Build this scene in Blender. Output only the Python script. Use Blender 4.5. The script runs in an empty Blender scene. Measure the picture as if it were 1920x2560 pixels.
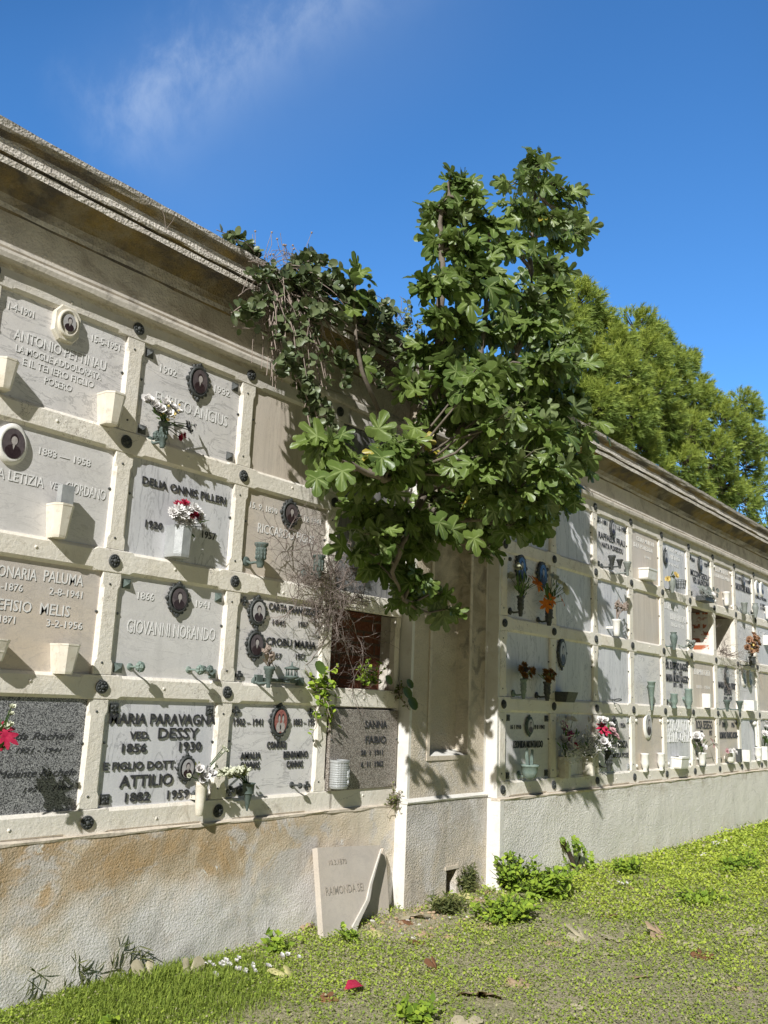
import bpy, math, random
from mathutils import Vector, Matrix, noise
R = math.radians
rnd = random.Random(11)
scene = bpy.context.scene
COL = scene.collection

# ------------------------------------------------------------------ camera
F = 2223.475
YAW, PIT, ROL = R(50.8128), R(11.8982), R(2.4144)
CP = Vector((-2.7608, -4.0992, 1.4722))
def basis():
    a, b, c = YAW, PIT, ROL
    f = Vector((math.sin(a)*math.cos(b), math.cos(a)*math.cos(b), math.sin(b)))
    r = Vector((math.cos(a), -math.sin(a), 0)); u = r.cross(f)
    return math.cos(c)*r+math.sin(c)*u, -math.sin(c)*r+math.cos(c)*u, f
CR, CU, CF = basis()
cam = bpy.data.cameras.new('camera'); camo = bpy.data.objects.new('camera', cam); COL.objects.link(camo)
M = Matrix.Identity(4)
for i in range(3):
    M[i][0] = CR[i]; M[i][1] = CU[i]; M[i][2] = -CF[i]; M[i][3] = CP[i]
camo.matrix_world = M
cam.sensor_fit = 'VERTICAL'; cam.sensor_height = 36; cam.lens = F/2560*36
cam.clip_start = .05; cam.clip_end = 2000
scene.camera = camo
scene.view_settings.view_transform = 'Standard'; scene.view_settings.look = 'None'
scene.cycles.diffuse_bounces = 2; scene.view_settings.exposure = 0; scene.view_settings.gamma = 1

def ray(x, y): return CR*((x-960)/F)+CU*(-(y-1280)/F)+CF
def at(x, y, Y):
    "point of the vertical plane Y seen at a photo pixel"
    d = ray(x, y); return CP+d*((Y-CP.y)/d.y)
def gnd(x, y, z=.05):
    d = ray(x, y); return CP+d*((z-CP.z)/d.z)
def mpp(P): return (Vector(P)-CP).dot(CF)/F      # metres per photo pixel there
# enlarged views of the photo that positions were read from: origin and scale
def crop(ox, oy, s): return lambda x, y: (ox+x*s, oy+y*s)
K0 = crop(0, 0, 1)
K1 = crop(0, 240, .42194); K2 = crop(0, 1000, .37372); K3 = crop(0, 1600, .37372)
K4 = crop(560, 1150, .30139); K5 = crop(560, 1650, .42194); K6 = crop(1240, 1200, .217)
K7 = crop(1560, 1280, .217); K8 = crop(1240, 1600, .217); K9 = crop(1560, 1600, .217)
K1.s = .42194; K2.s = K3.s = .37372; K4.s = .30139; K5.s = .42194; K0.s = 1
for k in (K6, K7, K8, K9): k.s = .217

# ------------------------------------------------------------------ mesh builder
class MB:
    def __init__(s): s.v = []; s.f = []; s.m = []; s.s = []; s.c = None
    def add(s, vs, fs, mat=0, smooth=False, col=None):
        o = len(s.v); s.v.extend([tuple(p) for p in vs])
        for f in fs: s.f.append(tuple(o+i for i in f)); s.m.append(mat); s.s.append(smooth)
        if col is not None:
            if s.c is None: s.c = [(0, .5, 0, 1)]*o
            s.c.extend(col)
        elif s.c is not None: s.c.extend([(0, .5, 0, 1)]*len(vs))
        return s
    def box(s, x0, x1, y0, y1, z0, z1, mat=0, side=None):
        v = [(x, y, z) for x in (x0, x1) for y in (y0, y1) for z in (z0, z1)]
        F6 = {'-x': (0, 1, 3, 2), '+x': (4, 6, 7, 5), '-y': (0, 4, 5, 1), '+y': (2, 3, 7, 6), '-z': (0, 2, 6, 4), '+z': (1, 5, 7, 3)}
        o = len(s.v); s.v.extend(v)
        if s.c is not None: s.c.extend([(0, .5, 0, 1)]*8)
        for k, f in F6.items():
            s.f.append(tuple(o+i for i in f)); s.m.append((side or {}).get(k, mat)); s.s.append(False)
        return s
    def loft(s, rings, mat=0, smooth=False, closed=True, caps=True):
        n = len(rings[0]); vs = [p for r in rings for p in r]; fs = []
        for i in range(len(rings)-1):
            for j in range(n if closed else n-1):
                a = i*n+j; b = i*n+(j+1) % n; fs.append((a, b, b+n, a+n))
        s.add(vs, fs, mat, smooth)
        if caps and closed:
            s.add(rings[0], [tuple(range(n))[::-1]], mat); s.add(rings[-1], [tuple(range(n))], mat)
        return s
    def lathe(s, prof, c=(0, 0, 0), n=20, mat=0, sx=1, sy=1, smooth=True, rot=0):
        rings = [[(c[0]+r*sx*math.cos(2*math.pi*k/n+rot), c[1]+r*sy*math.sin(2*math.pi*k/n+rot), c[2]+z) for k in range(n)] for r, z in prof]
        return s.loft(rings, mat, smooth)
    def disc(s, prof, c=(0, 0, 0), n=24, mat=0, sx=1, sz=1, smooth=True):
        "lathe about the y axis; prof = (radius, y)"
        rings = [[(c[0]+r*sx*math.cos(2*math.pi*k/n), c[1]+y, c[2]+r*sz*math.sin(2*math.pi*k/n)) for k in range(n)] for r, y in prof]
        return s.loft(rings, mat, smooth)
    def tube(s, pts, rad, n=6, mat=0, smooth=True):
        pts = [Vector(p) for p in pts]
        if not hasattr(rad, '__len__'): rad = [rad]*len(pts)
        rings = []
        for i, p in enumerate(pts):
            d = (pts[min(i+1, len(pts)-1)]-pts[max(i-1, 0)])
            d = d.normalized() if d.length > 1e-9 else Vector((0, 0, 1))
            a = d.cross(Vector((0.31, .17, .93)))
            if a.length < .05: a = d.cross(Vector((1, 0, 0)))
            a.normalize(); b = d.cross(a)
            rings.append([p+(a*math.cos(2*math.pi*k/n)+b*math.sin(2*math.pi*k/n))*rad[i] for k in range(n)])
        return s.loft(rings, mat, smooth)
    def blob(s, c, r, mat=0, n=8, m=5, sx=1, sy=1, sz=1, jit=0, col=None, rg=rnd):
        vs = [(c[0], c[1], c[2]-r*sz)]; fs = []
        for i in range(1, m):
            t = math.pi*i/m-math.pi/2
            for k in range(n):
                q = 1+rg.uniform(-jit, jit)
                vs.append((c[0]+r*sx*q*math.cos(t)*math.cos(2*math.pi*k/n), c[1]+r*sy*q*math.cos(t)*math.sin(2*math.pi*k/n), c[2]+r*sz*q*math.sin(t)))
        vs.append((c[0], c[1], c[2]+r*sz)); L = len(vs)-1
        for k in range(n):
            fs.append((0, 1+(k+1) % n, 1+k)); fs.append((L, L-n+k, L-n+(k+1) % n))
            for i in range(m-2):
                a = 1+i*n+k; b = 1+i*n+(k+1) % n; fs.append((a, b, b+n, a+n))
        return s.add(vs, fs, mat, jit == 0, [col]*len(vs) if col else None)
    def build(s, name, mats, parent=None, loc=None, kind=None):
        me = bpy.data.meshes.new(name); me.from_pydata(s.v, [], s.f)
        for m in (mats if isinstance(mats, (list, tuple)) else [mats]): me.materials.append(m)
        me.polygons.foreach_set('material_index', s.m); me.polygons.foreach_set('use_smooth', s.s)
        if s.c is not None:
            a = me.attributes.new('tone', 'FLOAT_COLOR', 'POINT')
            a.data.foreach_set('color', [q for c in s.c for q in c])
        me.update()
        o = bpy.data.objects.new(name, me); COL.objects.link(o)
        if parent: o.parent = parent
        if loc is not None: o.location = loc
        if kind: o['kind'] = kind
        return o
def empty(name, loc=(0, 0, 0)):
    o = bpy.data.objects.new(name, None); o.location = loc; o.empty_display_size = .1; COL.objects.link(o); return o
def tag(o, label, cat, group=None, kind=None):
    o['label'] = label; o['category'] = cat
    if group: o['group'] = group
    if kind: o['kind'] = kind
    return o

# ------------------------------------------------------------------ materials
def srgb(c):
    return tuple(((x/255+.055)/1.055)**2.4 if x > 10 else x/255/12.92 for x in c)+(1,)
class NT:
    def __init__(s, name):
        s.m = bpy.data.materials.new(name); s.m.use_nodes = True; s.t = s.m.node_tree; s.b = s.t.nodes['Principled BSDF']
        s.pos = s.n('ShaderNodeNewGeometry').outputs['Position']
    def n(s, ty, **k):
        x = s.t.nodes.new(ty)
        for a, b in k.items(): setattr(x, a, b)
        return x
    def l(s, a, b): s.t.links.new(a, b)
    def setin(s, sock, v):
        if hasattr(v, 'is_output'): s.l(v, sock)
        else: sock.default_value = v
    def noise(s, scale, detail=4, rough=.55, vec=None, stretch=None, out='Fac', dist=0):
        x = s.n('ShaderNodeTexNoise'); x.inputs['Scale'].default_value = scale; x.inputs['Detail'].default_value = detail
        x.inputs['Roughness'].default_value = rough; x.inputs['Distortion'].default_value = dist
        v = vec or s.pos
        if stretch:
            mp = s.n('ShaderNodeMapping'); mp.inputs['Scale'].default_value = stretch; s.l(v, mp.inputs['Vector']); v = mp.outputs['Vector']
        s.l(v, x.inputs['Vector']); return x.outputs[out]
    def voro(s, scale, feature='F1', stretch=None):
        x = s.n('ShaderNodeTexVoronoi'); x.feature = feature; x.inputs['Scale'].default_value = scale
        v = s.pos
        if stretch:
            mp = s.n('ShaderNodeMapping'); mp.inputs['Scale'].default_value = stretch; s.l(v, mp.inputs['Vector']); v = mp.outputs['Vector']
        s.l(v, x.inputs['Vector']); return x.outputs['Distance']
    def ramp(s, fac, a, b, c0=0., c1=1.):
        x = s.n('ShaderNodeMapRange'); x.inputs['From Min'].default_value = a; x.inputs['From Max'].default_value = b
        x.inputs['To Min'].default_value = c0; x.inputs['To Max'].default_value = c1; s.l(fac, x.inputs['Value']); return x.outputs['Result']
    def mix(s, fac, a, b, mode='MIX'):
        x = s.n('ShaderNodeMix'); x.data_type = 'RGBA'; x.blend_type = mode
        s.setin(x.inputs[0], fac); s.setin(x.inputs[6], a); s.setin(x.inputs[7], b); return x.outputs[2]
    def math(s, op, a, b=0., c=0.):
        x = s.n('ShaderNodeMath'); x.operation = op; s.setin(x.inputs[0], a); s.setin(x.inputs[1], b)
        s.setin(x.inputs[2], c); return x.outputs[0]
    def sep(s, v=None):
        x = s.n('ShaderNodeSeparateXYZ'); s.l(v or s.pos, x.inputs[0]); return x.outputs
    def bump(s, h, strength=.5, dist=.01, prev=None):
        x = s.n('ShaderNodeBump'); x.inputs['Strength'].default_value = strength; x.inputs['Distance'].default_value = dist
        s.l(h, x.inputs['Height'])
        if prev is not None: s.l(prev, x.inputs['Normal'])
        return x.outputs['Normal']
    def fin(s, color, rough=.8, normal=None, metal=0, spec=.3, **k):
        s.setin(s.b.inputs['Base Color'], color); s.setin(s.b.inputs['Roughness'], rough)
        s.b.inputs['Metallic'].default_value = metal; s.b.inputs['Specular IOR Level'].default_value = spec
        if normal is not None: s.l(normal, s.b.inputs['Normal'])
        for a, b in k.items(): s.b.inputs[a.replace('_', ' ')].default_value = b
        return s.m
def C(r, g, b): return (r, g, b, 1)

def m_marble(name, base, dark, warm=None, stretch=(1, 1, 1), vein=.8, rough=.45):
    t = NT(name)
    n1 = t.noise(2.2, 6, .6, stretch=stretch, dist=.6); n2 = t.noise(14, 5, .7, stretch=stretch)
    c = t.mix(t.ramp(n1, .38, .66), base, dark)
    if warm: c = t.mix(t.ramp(t.noise(1.3, 4), .45, .75), c, warm)
    v = t.ramp(t.math('ABSOLUTE', t.math('SUBTRACT', t.noise(3.1, 7, .6, stretch=stretch, dist=1.5), .5)), 0, .02, vein, 0)
    c = t.mix(v, c, tuple(x*.55 for x in dark[:3])+(1,))
    c = t.mix(t.ramp(n2, .3, .8, 0, .25), c, tuple(x*.7 for x in base[:3])+(1,))
    g = t.noise(160, 3, .8); c = t.mix(t.ramp(g, .35, .75, 0, .16), c, C(.2, .18, .16))
    z = t.sep()[2]
    st = t.ramp(t.noise(9, 4, .6, stretch=(1, 1, .12)), .52, .75, 0, .5); c = t.mix(st, c, tuple(x*.8 for x in dark[:3])+(1,))
    gr = t.ramp(t.noise(5, 6, .7), .58, .74, 0, .25); c = t.mix(gr, c, tuple(x*.62 for x in dark[:3])+(1,))
    return t.fin(c, rough, t.bump(t.noise(60, 5, .7), .25, .004), spec=.35)
MARBLE = m_marble('grey_marble', C(.93, .90, .88), C(.82, .79, .78), C(.87, .80, .73), (1, 1, 2.2))
MARBLE_B = m_marble('blue_grey_marble', C(.87, .86, .88), C(.74, .74, .77), None, (2.2, 1, .5))
MARBLE_P = m_marble('pale_veined_marble', C(.90, .87, .85), C(.80, .77, .75), None, (1, 1, 2.5), .35)
BEIGE = m_marble('beige_veined_stone', C(.84, .73, .61), C(.70, .60, .50), C(.76, .69, .62), (7, 1, .35), .3)
BROWNM = m_marble('brown_grey_marble', C(.82, .73, .64), C(.67, .61, .56), C(.80, .66, .49), (1, 1, 3), .3)
WEATH = m_marble('weathered_dark_marble', C(.34, .33, .32), C(.16, .16, .17), None, (9, 1, .4), .8)
def m_granite(name, a, b, c_):
    t = NT(name); v = t.n('ShaderNodeTexVoronoi'); v.inputs['Scale'].default_value = 240; t.l(t.pos, v.inputs['Vector'])
    s = t.sep(v.outputs['Color'])
    c = t.mix(t.ramp(s[0], .3, .7), a, b); c = t.mix(t.ramp(s[1], .7, .8), c, c_)
    return t.fin(c, .35, spec=.4)
GRAN_D = m_granite('dark_speckled_granite', C(.06, .06, .065), C(.30, .30, .30), C(.5, .5, .5))
GRAN_B = m_granite('brown_speckled_granite', C(.2, .16, .13), C(.46, .42, .37), C(.1, .09, .08))
def m_frame():
    t = NT('cream_stone_frame'); n = t.noise(3, 5, .6)
    c = t.mix(t.ramp(n, .35, .7), C(.98, .92, .82), C(.92, .84, .71))
    c = t.mix(t.ramp(t.noise(18, 5, .7), .4, .8, 0, .5), c, C(.92, .88, .81))
    c = t.mix(t.ramp(t.noise(7, 6, .7, dist=1), .57, .72, 0, .6), c, C(.50, .43, .34))
    c = t.mix(t.ramp(t.noise(180, 2, .8), .6, .8, 0, .35), c, C(.33, .28, .22))
    # greyer patches on the topmost beam
    z = t.sep()[2]; c = t.mix(t.math('MULTIPLY', t.ramp(z, 3.35, 3.45), t.ramp(t.noise(4, 5), .35, .6, .35, .9)), c, C(.62, .58, .53))
    ck = t.n('ShaderNodeTexVoronoi'); ck.feature = 'DISTANCE_TO_EDGE'; ck.inputs['Scale'].default_value = 1.9; dv = t.n('ShaderNodeVectorMath'); dv.operation = 'ADD'; t.l(t.pos, dv.inputs[0]); nv = t.n('ShaderNodeVectorMath'); nv.operation = 'SCALE'; nv.inputs['Scale'].default_value = .25; t.l(t.noise(6, 5, .7, out='Color'), nv.inputs[0]); t.l(nv.outputs[0], dv.inputs[1]); t.l(dv.outputs[0], ck.inputs['Vector'])
    c = t.mix(t.math('MULTIPLY', t.ramp(ck.outputs['Distance'], .004, .0, 0, .8), t.ramp(t.noise(1.7, 3), .5, .55)), c, C(.25, .2, .16))
    c = t.mix(t.ramp(t.noise(2.6, 6, .75, stretch=(1, 1, .4)), .55, .7, 0, .45), c, C(.62, .56, .47))
    nb = t.bump(t.noise(28, 6, .75), .6, .01)
    return t.fin(c, .75, nb, spec=.25)
FRAME = m_frame()
def m_stucco(name, base, patches, scale=62, strength=.9, zdirt=True, dist=.012):
    t = NT(name)
    c = t.mix(t.ramp(t.noise(2.2, 5, .6), .35, .7), base, tuple(x*.88 for x in base[:3])+(1,))
    for (col, sc, lo, hi, amt, zlo, zhi, xlo, xhi) in patches:
        m = t.ramp(t.noise(sc, 6, .62, dist=.8), lo, hi, 0, amt); p = t.sep()
        if zlo is not None: m = t.math('MULTIPLY', m, t.ramp(t.math('ADD', p[2], t.math('MULTIPLY', t.math('SUBTRACT', t.noise(3.5, 5), .5), .5)), zlo, zhi))
        if xlo is not None: m = t.math('MULTIPLY', m, t.ramp(p[0], xlo, xhi))
        c = t.mix(m, c, col)
    h1 = t.noise(scale, 3, .55, dist=1.2); v = t.voro(scale*.8, 'SMOOTH_F1')
    hh = t.math('ADD', h1, t.math('MULTIPLY', v, .8))
    c = t.mix(t.ramp(hh, .55, 1.05, .28 if base[0] < .9 else .1, 0), c, tuple(x*.6 for x in base[:3])+(1,))
    dr = t.ramp(t.noise(7, 5, .65, stretch=(1, 1, .13)), .56, .72, 0, .38); c = t.mix(dr, c, tuple(x*.62 for x in base[:3])+(1,))
    ck = t.n('ShaderNodeTexVoronoi'); ck.feature = 'DISTANCE_TO_EDGE'; ck.inputs['Scale'].default_value = 1.15; dv = t.n('ShaderNodeVectorMath'); dv.operation = 'ADD'; t.l(t.pos, dv.inputs[0]); nv = t.n('ShaderNodeVectorMath'); nv.operation = 'SCALE'; nv.inputs['Scale'].default_value = .45; t.l(t.noise(4.5, 6, .7, out='Color'), nv.inputs[0]); t.l(nv.outputs[0], dv.inputs[1]); t.l(dv.outputs[0], ck.inputs['Vector'])
    c = t.mix(t.math('MULTIPLY', t.ramp(ck.outputs['Distance'], .0045, .0, 0, .75), t.ramp(t.noise(1.3, 3), .5, .58)), c, tuple(x*.3 for x in base[:3])+(1,))
    fl_ = t.ramp(t.noise(11, 6, .75, dist=.5), .66, .68, 0, .8); c = t.mix(fl_, c, C(.9, .87, .81))
    nb = t.bump(hh, strength, dist); nb = t.bump(fl_, .5, .004, nb); nb = t.bump(t.noise(9, 5, .6), .22, .02, nb)
    return t.fin(c, .95, nb, spec=.1)
OCH = C(.50, .36, .21); GRY = C(.52, .52, .53); DRK = C(.2, .18, .16)
ST_L = m_stucco('ochre_stained_stucco', C(.93, .82, .66), [
    (OCH, 2.0, .24, .46, .85, .28, .56, 2.3, .9), (C(.58, .39, .20), 4.5, .46, .62, .75, .12, .5, 2.3, .9),
    (C(.88, .84, .81), 2.2, .34, .5, .95, .50, .26, None, None), (C(.70, .66, .62), 3.1, .52, .60, .8, None, None, None, None),
    (C(.92, .88, .8), 6, .64, .68, .9, .1, .2, None, None), (DRK, 5, .52, .75, .5, .18, .05, None, None), (OCH, 8, .6, .75, .4, None, None, 2.4, 1.2)], 110, .4)
ST_R = m_stucco('pale_stucco', C(.97, .92, .84), [
    (C(.70, .60, .47), 2.6, .54, .74, .6, .45, .75, None, None), (C(.88, .85, .8), 2.0, .5, .62, .5, None, None, 5.2, 4.4),
    (C(.62, .48, .36), 4, .45, .7, .5, .22, .02, None, None), (DRK, 11, .66, .72, .6, None, None, None, None), (C(.5, .42, .33), 7, .46, .66, .7, .6, .74, None, None), (C(.45, .4, .34), 16, .62, .7, .3, None, None, None, None)], 75, .6)
ST_P = m_stucco('grey_patched_stucco', C(.80, .70, .57), [
    (C(.56, .53, .50), 2.3, .36, .48, .95, .40, .62, None, None), (C(.62, .57, .5), 4, .48, .6, .7, None, None, None, None),
    (C(.84, .8, .76), 3, .52, .62, .6, None, None, None, None)], 100, .8)
ST_U = m_stucco('shaft_stucco', C(.80, .70, .56), [
    (C(.30, .24, .16), 2.5, .4, .6, .8, 1.5, 2.4, None, None), (C(.66, .62, .58), 3, .5, .6, .8, 1.5, 1.0, None, None),
    (C(.2, .18, .16), 6, .5, .62, .8, 1.2, 1.8, 3.15, 3.3)], 100, .8, dist=.01)
def m_plain(name, col, col2, sc=8, rough=.7, b=.3, spec=.3, metal=0, bd=.004, dirt=None):
    t = NT(name); c = t.mix(t.ramp(t.noise(sc, 5, .65), .35, .7), col, col2)
    if dirt: c = t.mix(t.ramp(t.noise(sc*2.3, 6, .7), .52, .72, 0, .7), c, dirt)
    return t.fin(c, rough, t.bump(t.noise(sc*9, 4, .6), b, bd), metal, spec)
WHITE_P = m_plain('white_lime_paint', C(.86, .83, .77), C(.80, .76, .69), 5, .9, .6, .1, dirt=C(.66, .60, .52))
BORDER = m_plain('smooth_cream_render', C(.80, .70, .57), C(.66, .57, .46), 6, .9, .6, .1, dirt=C(.3, .26, .22))
CREAM = m_plain('cream_marble', C(.84, .79, .68), C(.74, .67, .54), 11, .45, .2, dirt=C(.52, .44, .33))
WHITE = m_plain('white_ceramic', C(.90, .88, .83), C(.80, .77, .71), 13, .35, .1, dirt=C(.60, .54, .44))
GREYV = m_plain('grey_zinc', C(.42, .43, .43), C(.55, .56, .55), 22, .45, .4, .5, .3)
BRONZE = m_plain('dark_bronze', C(.055, .06, .06), C(.12, .125, .12), 45, .5, .8, .5, .35, .003)
VERDI = m_plain('verdigris_bronze', C(.10, .135, .12), C(.17, .21, .19), 30, .6, .6, .4, .15, .003, dirt=C(.07, .08, .07))
VERDP = m_plain('pale_green_bronze', C(.20, .27, .24), C(.28, .34, .29), 30, .6, .6, .4, .1, .003, dirt=C(.15, .2, .17))
URN = m_plain('grey_green_urn', C(.22, .24, .22), C(.3, .32, .29), 30, .55, .6, .4, .1, .003)
RUST = m_plain('rust', C(.25, .09, .05), C(.16, .06, .04), 30)
BLACK = m_plain('black_letter_paint', C(.035, .037, .04), C(.08, .08, .085), 60, .55, .1)
PALE = m_plain('pale_incised_letter', C(.95, .94, .92), C(.88, .87, .85), 40, .8, .1)
INCISE = m_plain('incised_shade', C(.26, .25, .24), C(.20, .19, .18), 40, .9, .1)
WLET = m_plain('white_raised_letter', C(.86, .85, .82), C(.8, .79, .76), 40, .5, .1)
PH_BG = m_plain('portrait_light_ground', C(.60, .58, .57), C(.42, .40, .40), 30, .3, 0)
PH_DK = m_plain('portrait_dark_cloth', C(.035, .02, .022), C(.06, .04, .04), 60, .3, 0)
PH_MID = m_plain('portrait_dark_ground', C(.10, .08, .085), C(.17, .14, .14), 30, .3, 0)
PH_FACE = m_plain('portrait_face', C(.60, .55, .52), C(.40, .36, .34), 90, .3, 0)
PH_RED = m_plain('portrait_red_ground', C(.32, .09, .08), C(.45, .22, .18), 60, .3, 0)
PH_BLUE = m_plain('portrait_blue_enamel', C(.04, .09, .30), C(.16, .3, .55), 50, .3, 0)
def m_cornice():
    t = NT('weathered_cornice_stucco'); p = t.sep()
    c = t.mix(t.ramp(t.noise(4, 6, .65), .35, .65), C(.80, .74, .66), C(.62, .57, .51))
    c = t.mix(t.ramp(t.noise(22, 5, .7), .48, .66, 0, .65), c, C(.34, .30, .26))
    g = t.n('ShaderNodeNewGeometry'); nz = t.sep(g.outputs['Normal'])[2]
    c = t.mix(t.math('MULTIPLY', t.ramp(p[2], 3.925, 3.935), t.ramp(p[2], 4.07, 4.06, 0, .75)), c, t.mix(t.ramp(t.noise(14, 5, .7), .4, .6), C(.84, .79, .70), C(.62, .56, .49)))  # lip and fascia lightened, sunlight put into their colour
    # ochre lichen and dark patches under the overhang, pale weathered stone where it faces up
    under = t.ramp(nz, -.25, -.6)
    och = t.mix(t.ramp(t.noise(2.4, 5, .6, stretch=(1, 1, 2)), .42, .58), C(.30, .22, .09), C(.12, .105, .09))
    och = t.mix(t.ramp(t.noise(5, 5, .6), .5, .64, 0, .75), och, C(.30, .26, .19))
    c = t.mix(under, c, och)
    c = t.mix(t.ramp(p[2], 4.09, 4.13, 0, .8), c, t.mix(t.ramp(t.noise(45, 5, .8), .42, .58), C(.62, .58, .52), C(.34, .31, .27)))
    st = t.ramp(t.noise(30, 3, .6), .4, .6)
    nb = t.bump(t.math('ADD', t.voro(85, 'SMOOTH_F1'), t.noise(60, 4, .7)), .9, .012); nb = t.bump(t.noise(7, 5, .6), .4, .02, nb)
    return t.fin(c, .95, nb, spec=.1)
CORN = m_cornice()
FRIEZE = m_stucco('frieze_stucco', C(.86, .78, .65), [(C(.45, .38, .31), 3, .42, .62, .6, 3.68, 3.78, None, None), (C(.38, .30, .23), 5, .52, .68, .6, None, None, None, None)], 100, .8, dist=.01)
def m_brick():
    t = NT('old_brick'); x = t.n('ShaderNodeTexBrick'); x.inputs['Color1'].default_value = C(.20, .075, .045); x.inputs['Color2'].default_value = C(.13, .055, .035)
    x.inputs['Mortar'].default_value = C(.10, .08, .065); x.inputs['Scale'].default_value = 1; x.inputs['Brick Width'].default_value = .26; x.inputs['Row Height'].default_value = .085
    x.inputs['Mortar Size'].default_value = .01
    cb = t.n('ShaderNodeCombineXYZ'); p = t.sep(); t.l(t.math('ADD', p[0], p[1]), cb.inputs[0]); t.l(p[2], cb.inputs[1]); t.l(cb.outputs[0], x.inputs['Vector'])
    return t.fin(t.mix(t.ramp(t.noise(30, 5), .4, .7, 0, .6), x.outputs['Color'], C(.22, .1, .07)), .95, t.bump(t.noise(60, 5), .6, .01), spec=.1)
BRICK = m_brick()  # brick and mortar colours darkened to suggest shade in the recess
def m_broken():
    t = NT('plaster_fallen_off_brick'); x = t.n('ShaderNodeTexBrick'); x.inputs['Color1'].default_value = C(.5, .15, .07); x.inputs['Color2'].default_value = C(.42, .14, .08)
    x.inputs['Mortar'].default_value = C(.7, .64, .56); x.inputs['Scale'].default_value = 1; x.inputs['Brick Width'].default_value = .26; x.inputs['Row Height'].default_value = .09; x.inputs['Mortar Size'].default_value = .018
    cb = t.n('ShaderNodeCombineXYZ'); p = t.sep(); t.l(t.math('ADD', p[0], p[1]), cb.inputs[0]); t.l(p[2], cb.inputs[1]); t.l(cb.outputs[0], x.inputs['Vector'])
    pl = t.ramp(t.math('ADD', t.noise(5, 5), t.math('MULTIPLY', p[1], -.3)), .46, .5)
    return t.fin(t.mix(pl, x.outputs['Color'], C(.8, .76, .69)), .95, t.bump(t.noise(50, 5), .6, .01), spec=.1)
BROKEN = m_broken()
PLAST = m_plain('niche_plaster', C(.74, .69, .60), C(.6, .54, .46), 6, .95, .6, .1, dirt=C(.4, .33, .27))
DARKP = m_plain('shade_dark_plaster', C(.16, .12, .10), C(.08, .06, .05), 6, .95, .6, .1)  # dark colour paints shade into the vent and the niche backs

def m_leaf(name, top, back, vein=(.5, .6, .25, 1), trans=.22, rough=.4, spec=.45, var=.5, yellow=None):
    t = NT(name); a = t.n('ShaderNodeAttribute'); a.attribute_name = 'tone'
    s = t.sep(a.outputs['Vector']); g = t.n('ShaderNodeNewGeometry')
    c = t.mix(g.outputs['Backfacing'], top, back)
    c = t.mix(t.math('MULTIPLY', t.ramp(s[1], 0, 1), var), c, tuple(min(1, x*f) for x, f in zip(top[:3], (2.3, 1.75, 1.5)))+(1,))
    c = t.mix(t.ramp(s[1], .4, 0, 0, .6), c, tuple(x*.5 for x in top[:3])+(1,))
    if yellow: c = t.mix(t.ramp(s[2], .5, .55), c, yellow)
    c = t.mix(t.ramp(s[0], .82, 1, 0, .6), c, vein)
    c = t.mix(t.ramp(t.noise(60, 4), .4, .7, 0, .25), c, tuple(x*.6 for x in top[:3])+(1,))
    t.fin(c, rough, t.bump(t.noise(90, 3), .25, .004), spec=spec)
    tr = t.n('ShaderNodeBsdfTranslucent'); t.l(t.mix(.5, c, C(.25, .42, .04)), tr.inputs['Color'])
    ms = t.n('ShaderNodeMixShader'); ms.inputs[0].default_value = trans
    t.l(t.b.outputs[0], ms.inputs[1]); t.l(tr.outputs[0], ms.inputs[2])
    t.l(ms.outputs[0], t.t.nodes['Material Output'].inputs['Surface']); return t.m
FIGLEAF = m_leaf('fig_leaf', C(.115, .185, .045), C(.23, .28, .15), trans=.26, rough=.38, spec=.5, yellow=C(.45, .36, .05))
CAPER = m_leaf('round_caper_leaf', C(.12, .165, .08), C(.18, .22, .13), trans=.12, var=.4)
WEED = m_leaf('weed_leaf', C(.22, .36, .045), C(.2, .3, .08), trans=.25, rough=.6, spec=.25, var=.8)
DULLWEED = m_leaf('dull_weed_leaf', C(.13, .16, .06), C(.18, .2, .1), trans=.2, rough=.7, spec=.2, var=.6)
BLADES = m_leaf('grass_blades', C(.29, .40, .075), C(.29, .40, .08), trans=.3, rough=.7, spec=.15, var=.8, yellow=C(.56, .50, .32))
GRASS = m_leaf('clover_leaves', C(.36, .50, .08), C(.36, .50, .09), trans=.3, rough=.7, spec=.15, var=.8, yellow=C(.56, .50, .32))
PINE = m_leaf('pine_needles', C(.24, .35, .075), C(.24, .35, .075), trans=.2, rough=.6, spec=.3, var=1.)
LILYLEAF = m_leaf('cut_foliage', C(.06, .13, .03), C(.1, .18, .06), trans=.2)
BARK = m_plain('grey_fig_bark', C(.17, .14, .11), C(.26, .22, .18), 20, .9, .8, .1)
PBARK = m_plain('pine_bark', C(.16, .12, .09), C(.09, .07, .06), 12, .95, .9, .1, bd=.02)
TWIG = m_plain('dry_twig', C(.20, .16, .14), C(.34, .28, .25), 30, .9, .3, .1)
TWIGP = m_plain('pale_dry_stem', C(.42, .34, .29), C(.30, .24, .20), 30, .9, .3, .1)
def fl(name, a, b, rough=.6): return m_plain(name, a, b, 40, rough, .1, .2)
P_WHITE = fl('white_petal', C(.85, .83, .80), C(.78, .74, .72)); P_RED = fl('dark_red_petal', C(.38, .01, .05), C(.55, .05, .1))
P_MAG = fl('magenta_petal', C(.45, .02, .2), C(.65, .2, .4)); P_OR = fl('orange_petal', C(.75, .17, .02), C(.85, .3, .04))
P_YEL = fl('yellow_petal', C(.75, .55, .15), C(.8, .65, .3)); P_BR = fl('rust_brown_petal', C(.22, .10, .03), C(.35, .18, .04))
P_DRY = fl('dry_rose_petal', C(.33, .17, .10), C(.48, .30, .18)); P_PINK = fl('pink_petal', C(.72, .4, .42), C(.8, .6, .6))
P_CREAM = fl('cream_petal', C(.74, .74, .58), C(.66, .68, .5))
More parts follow.
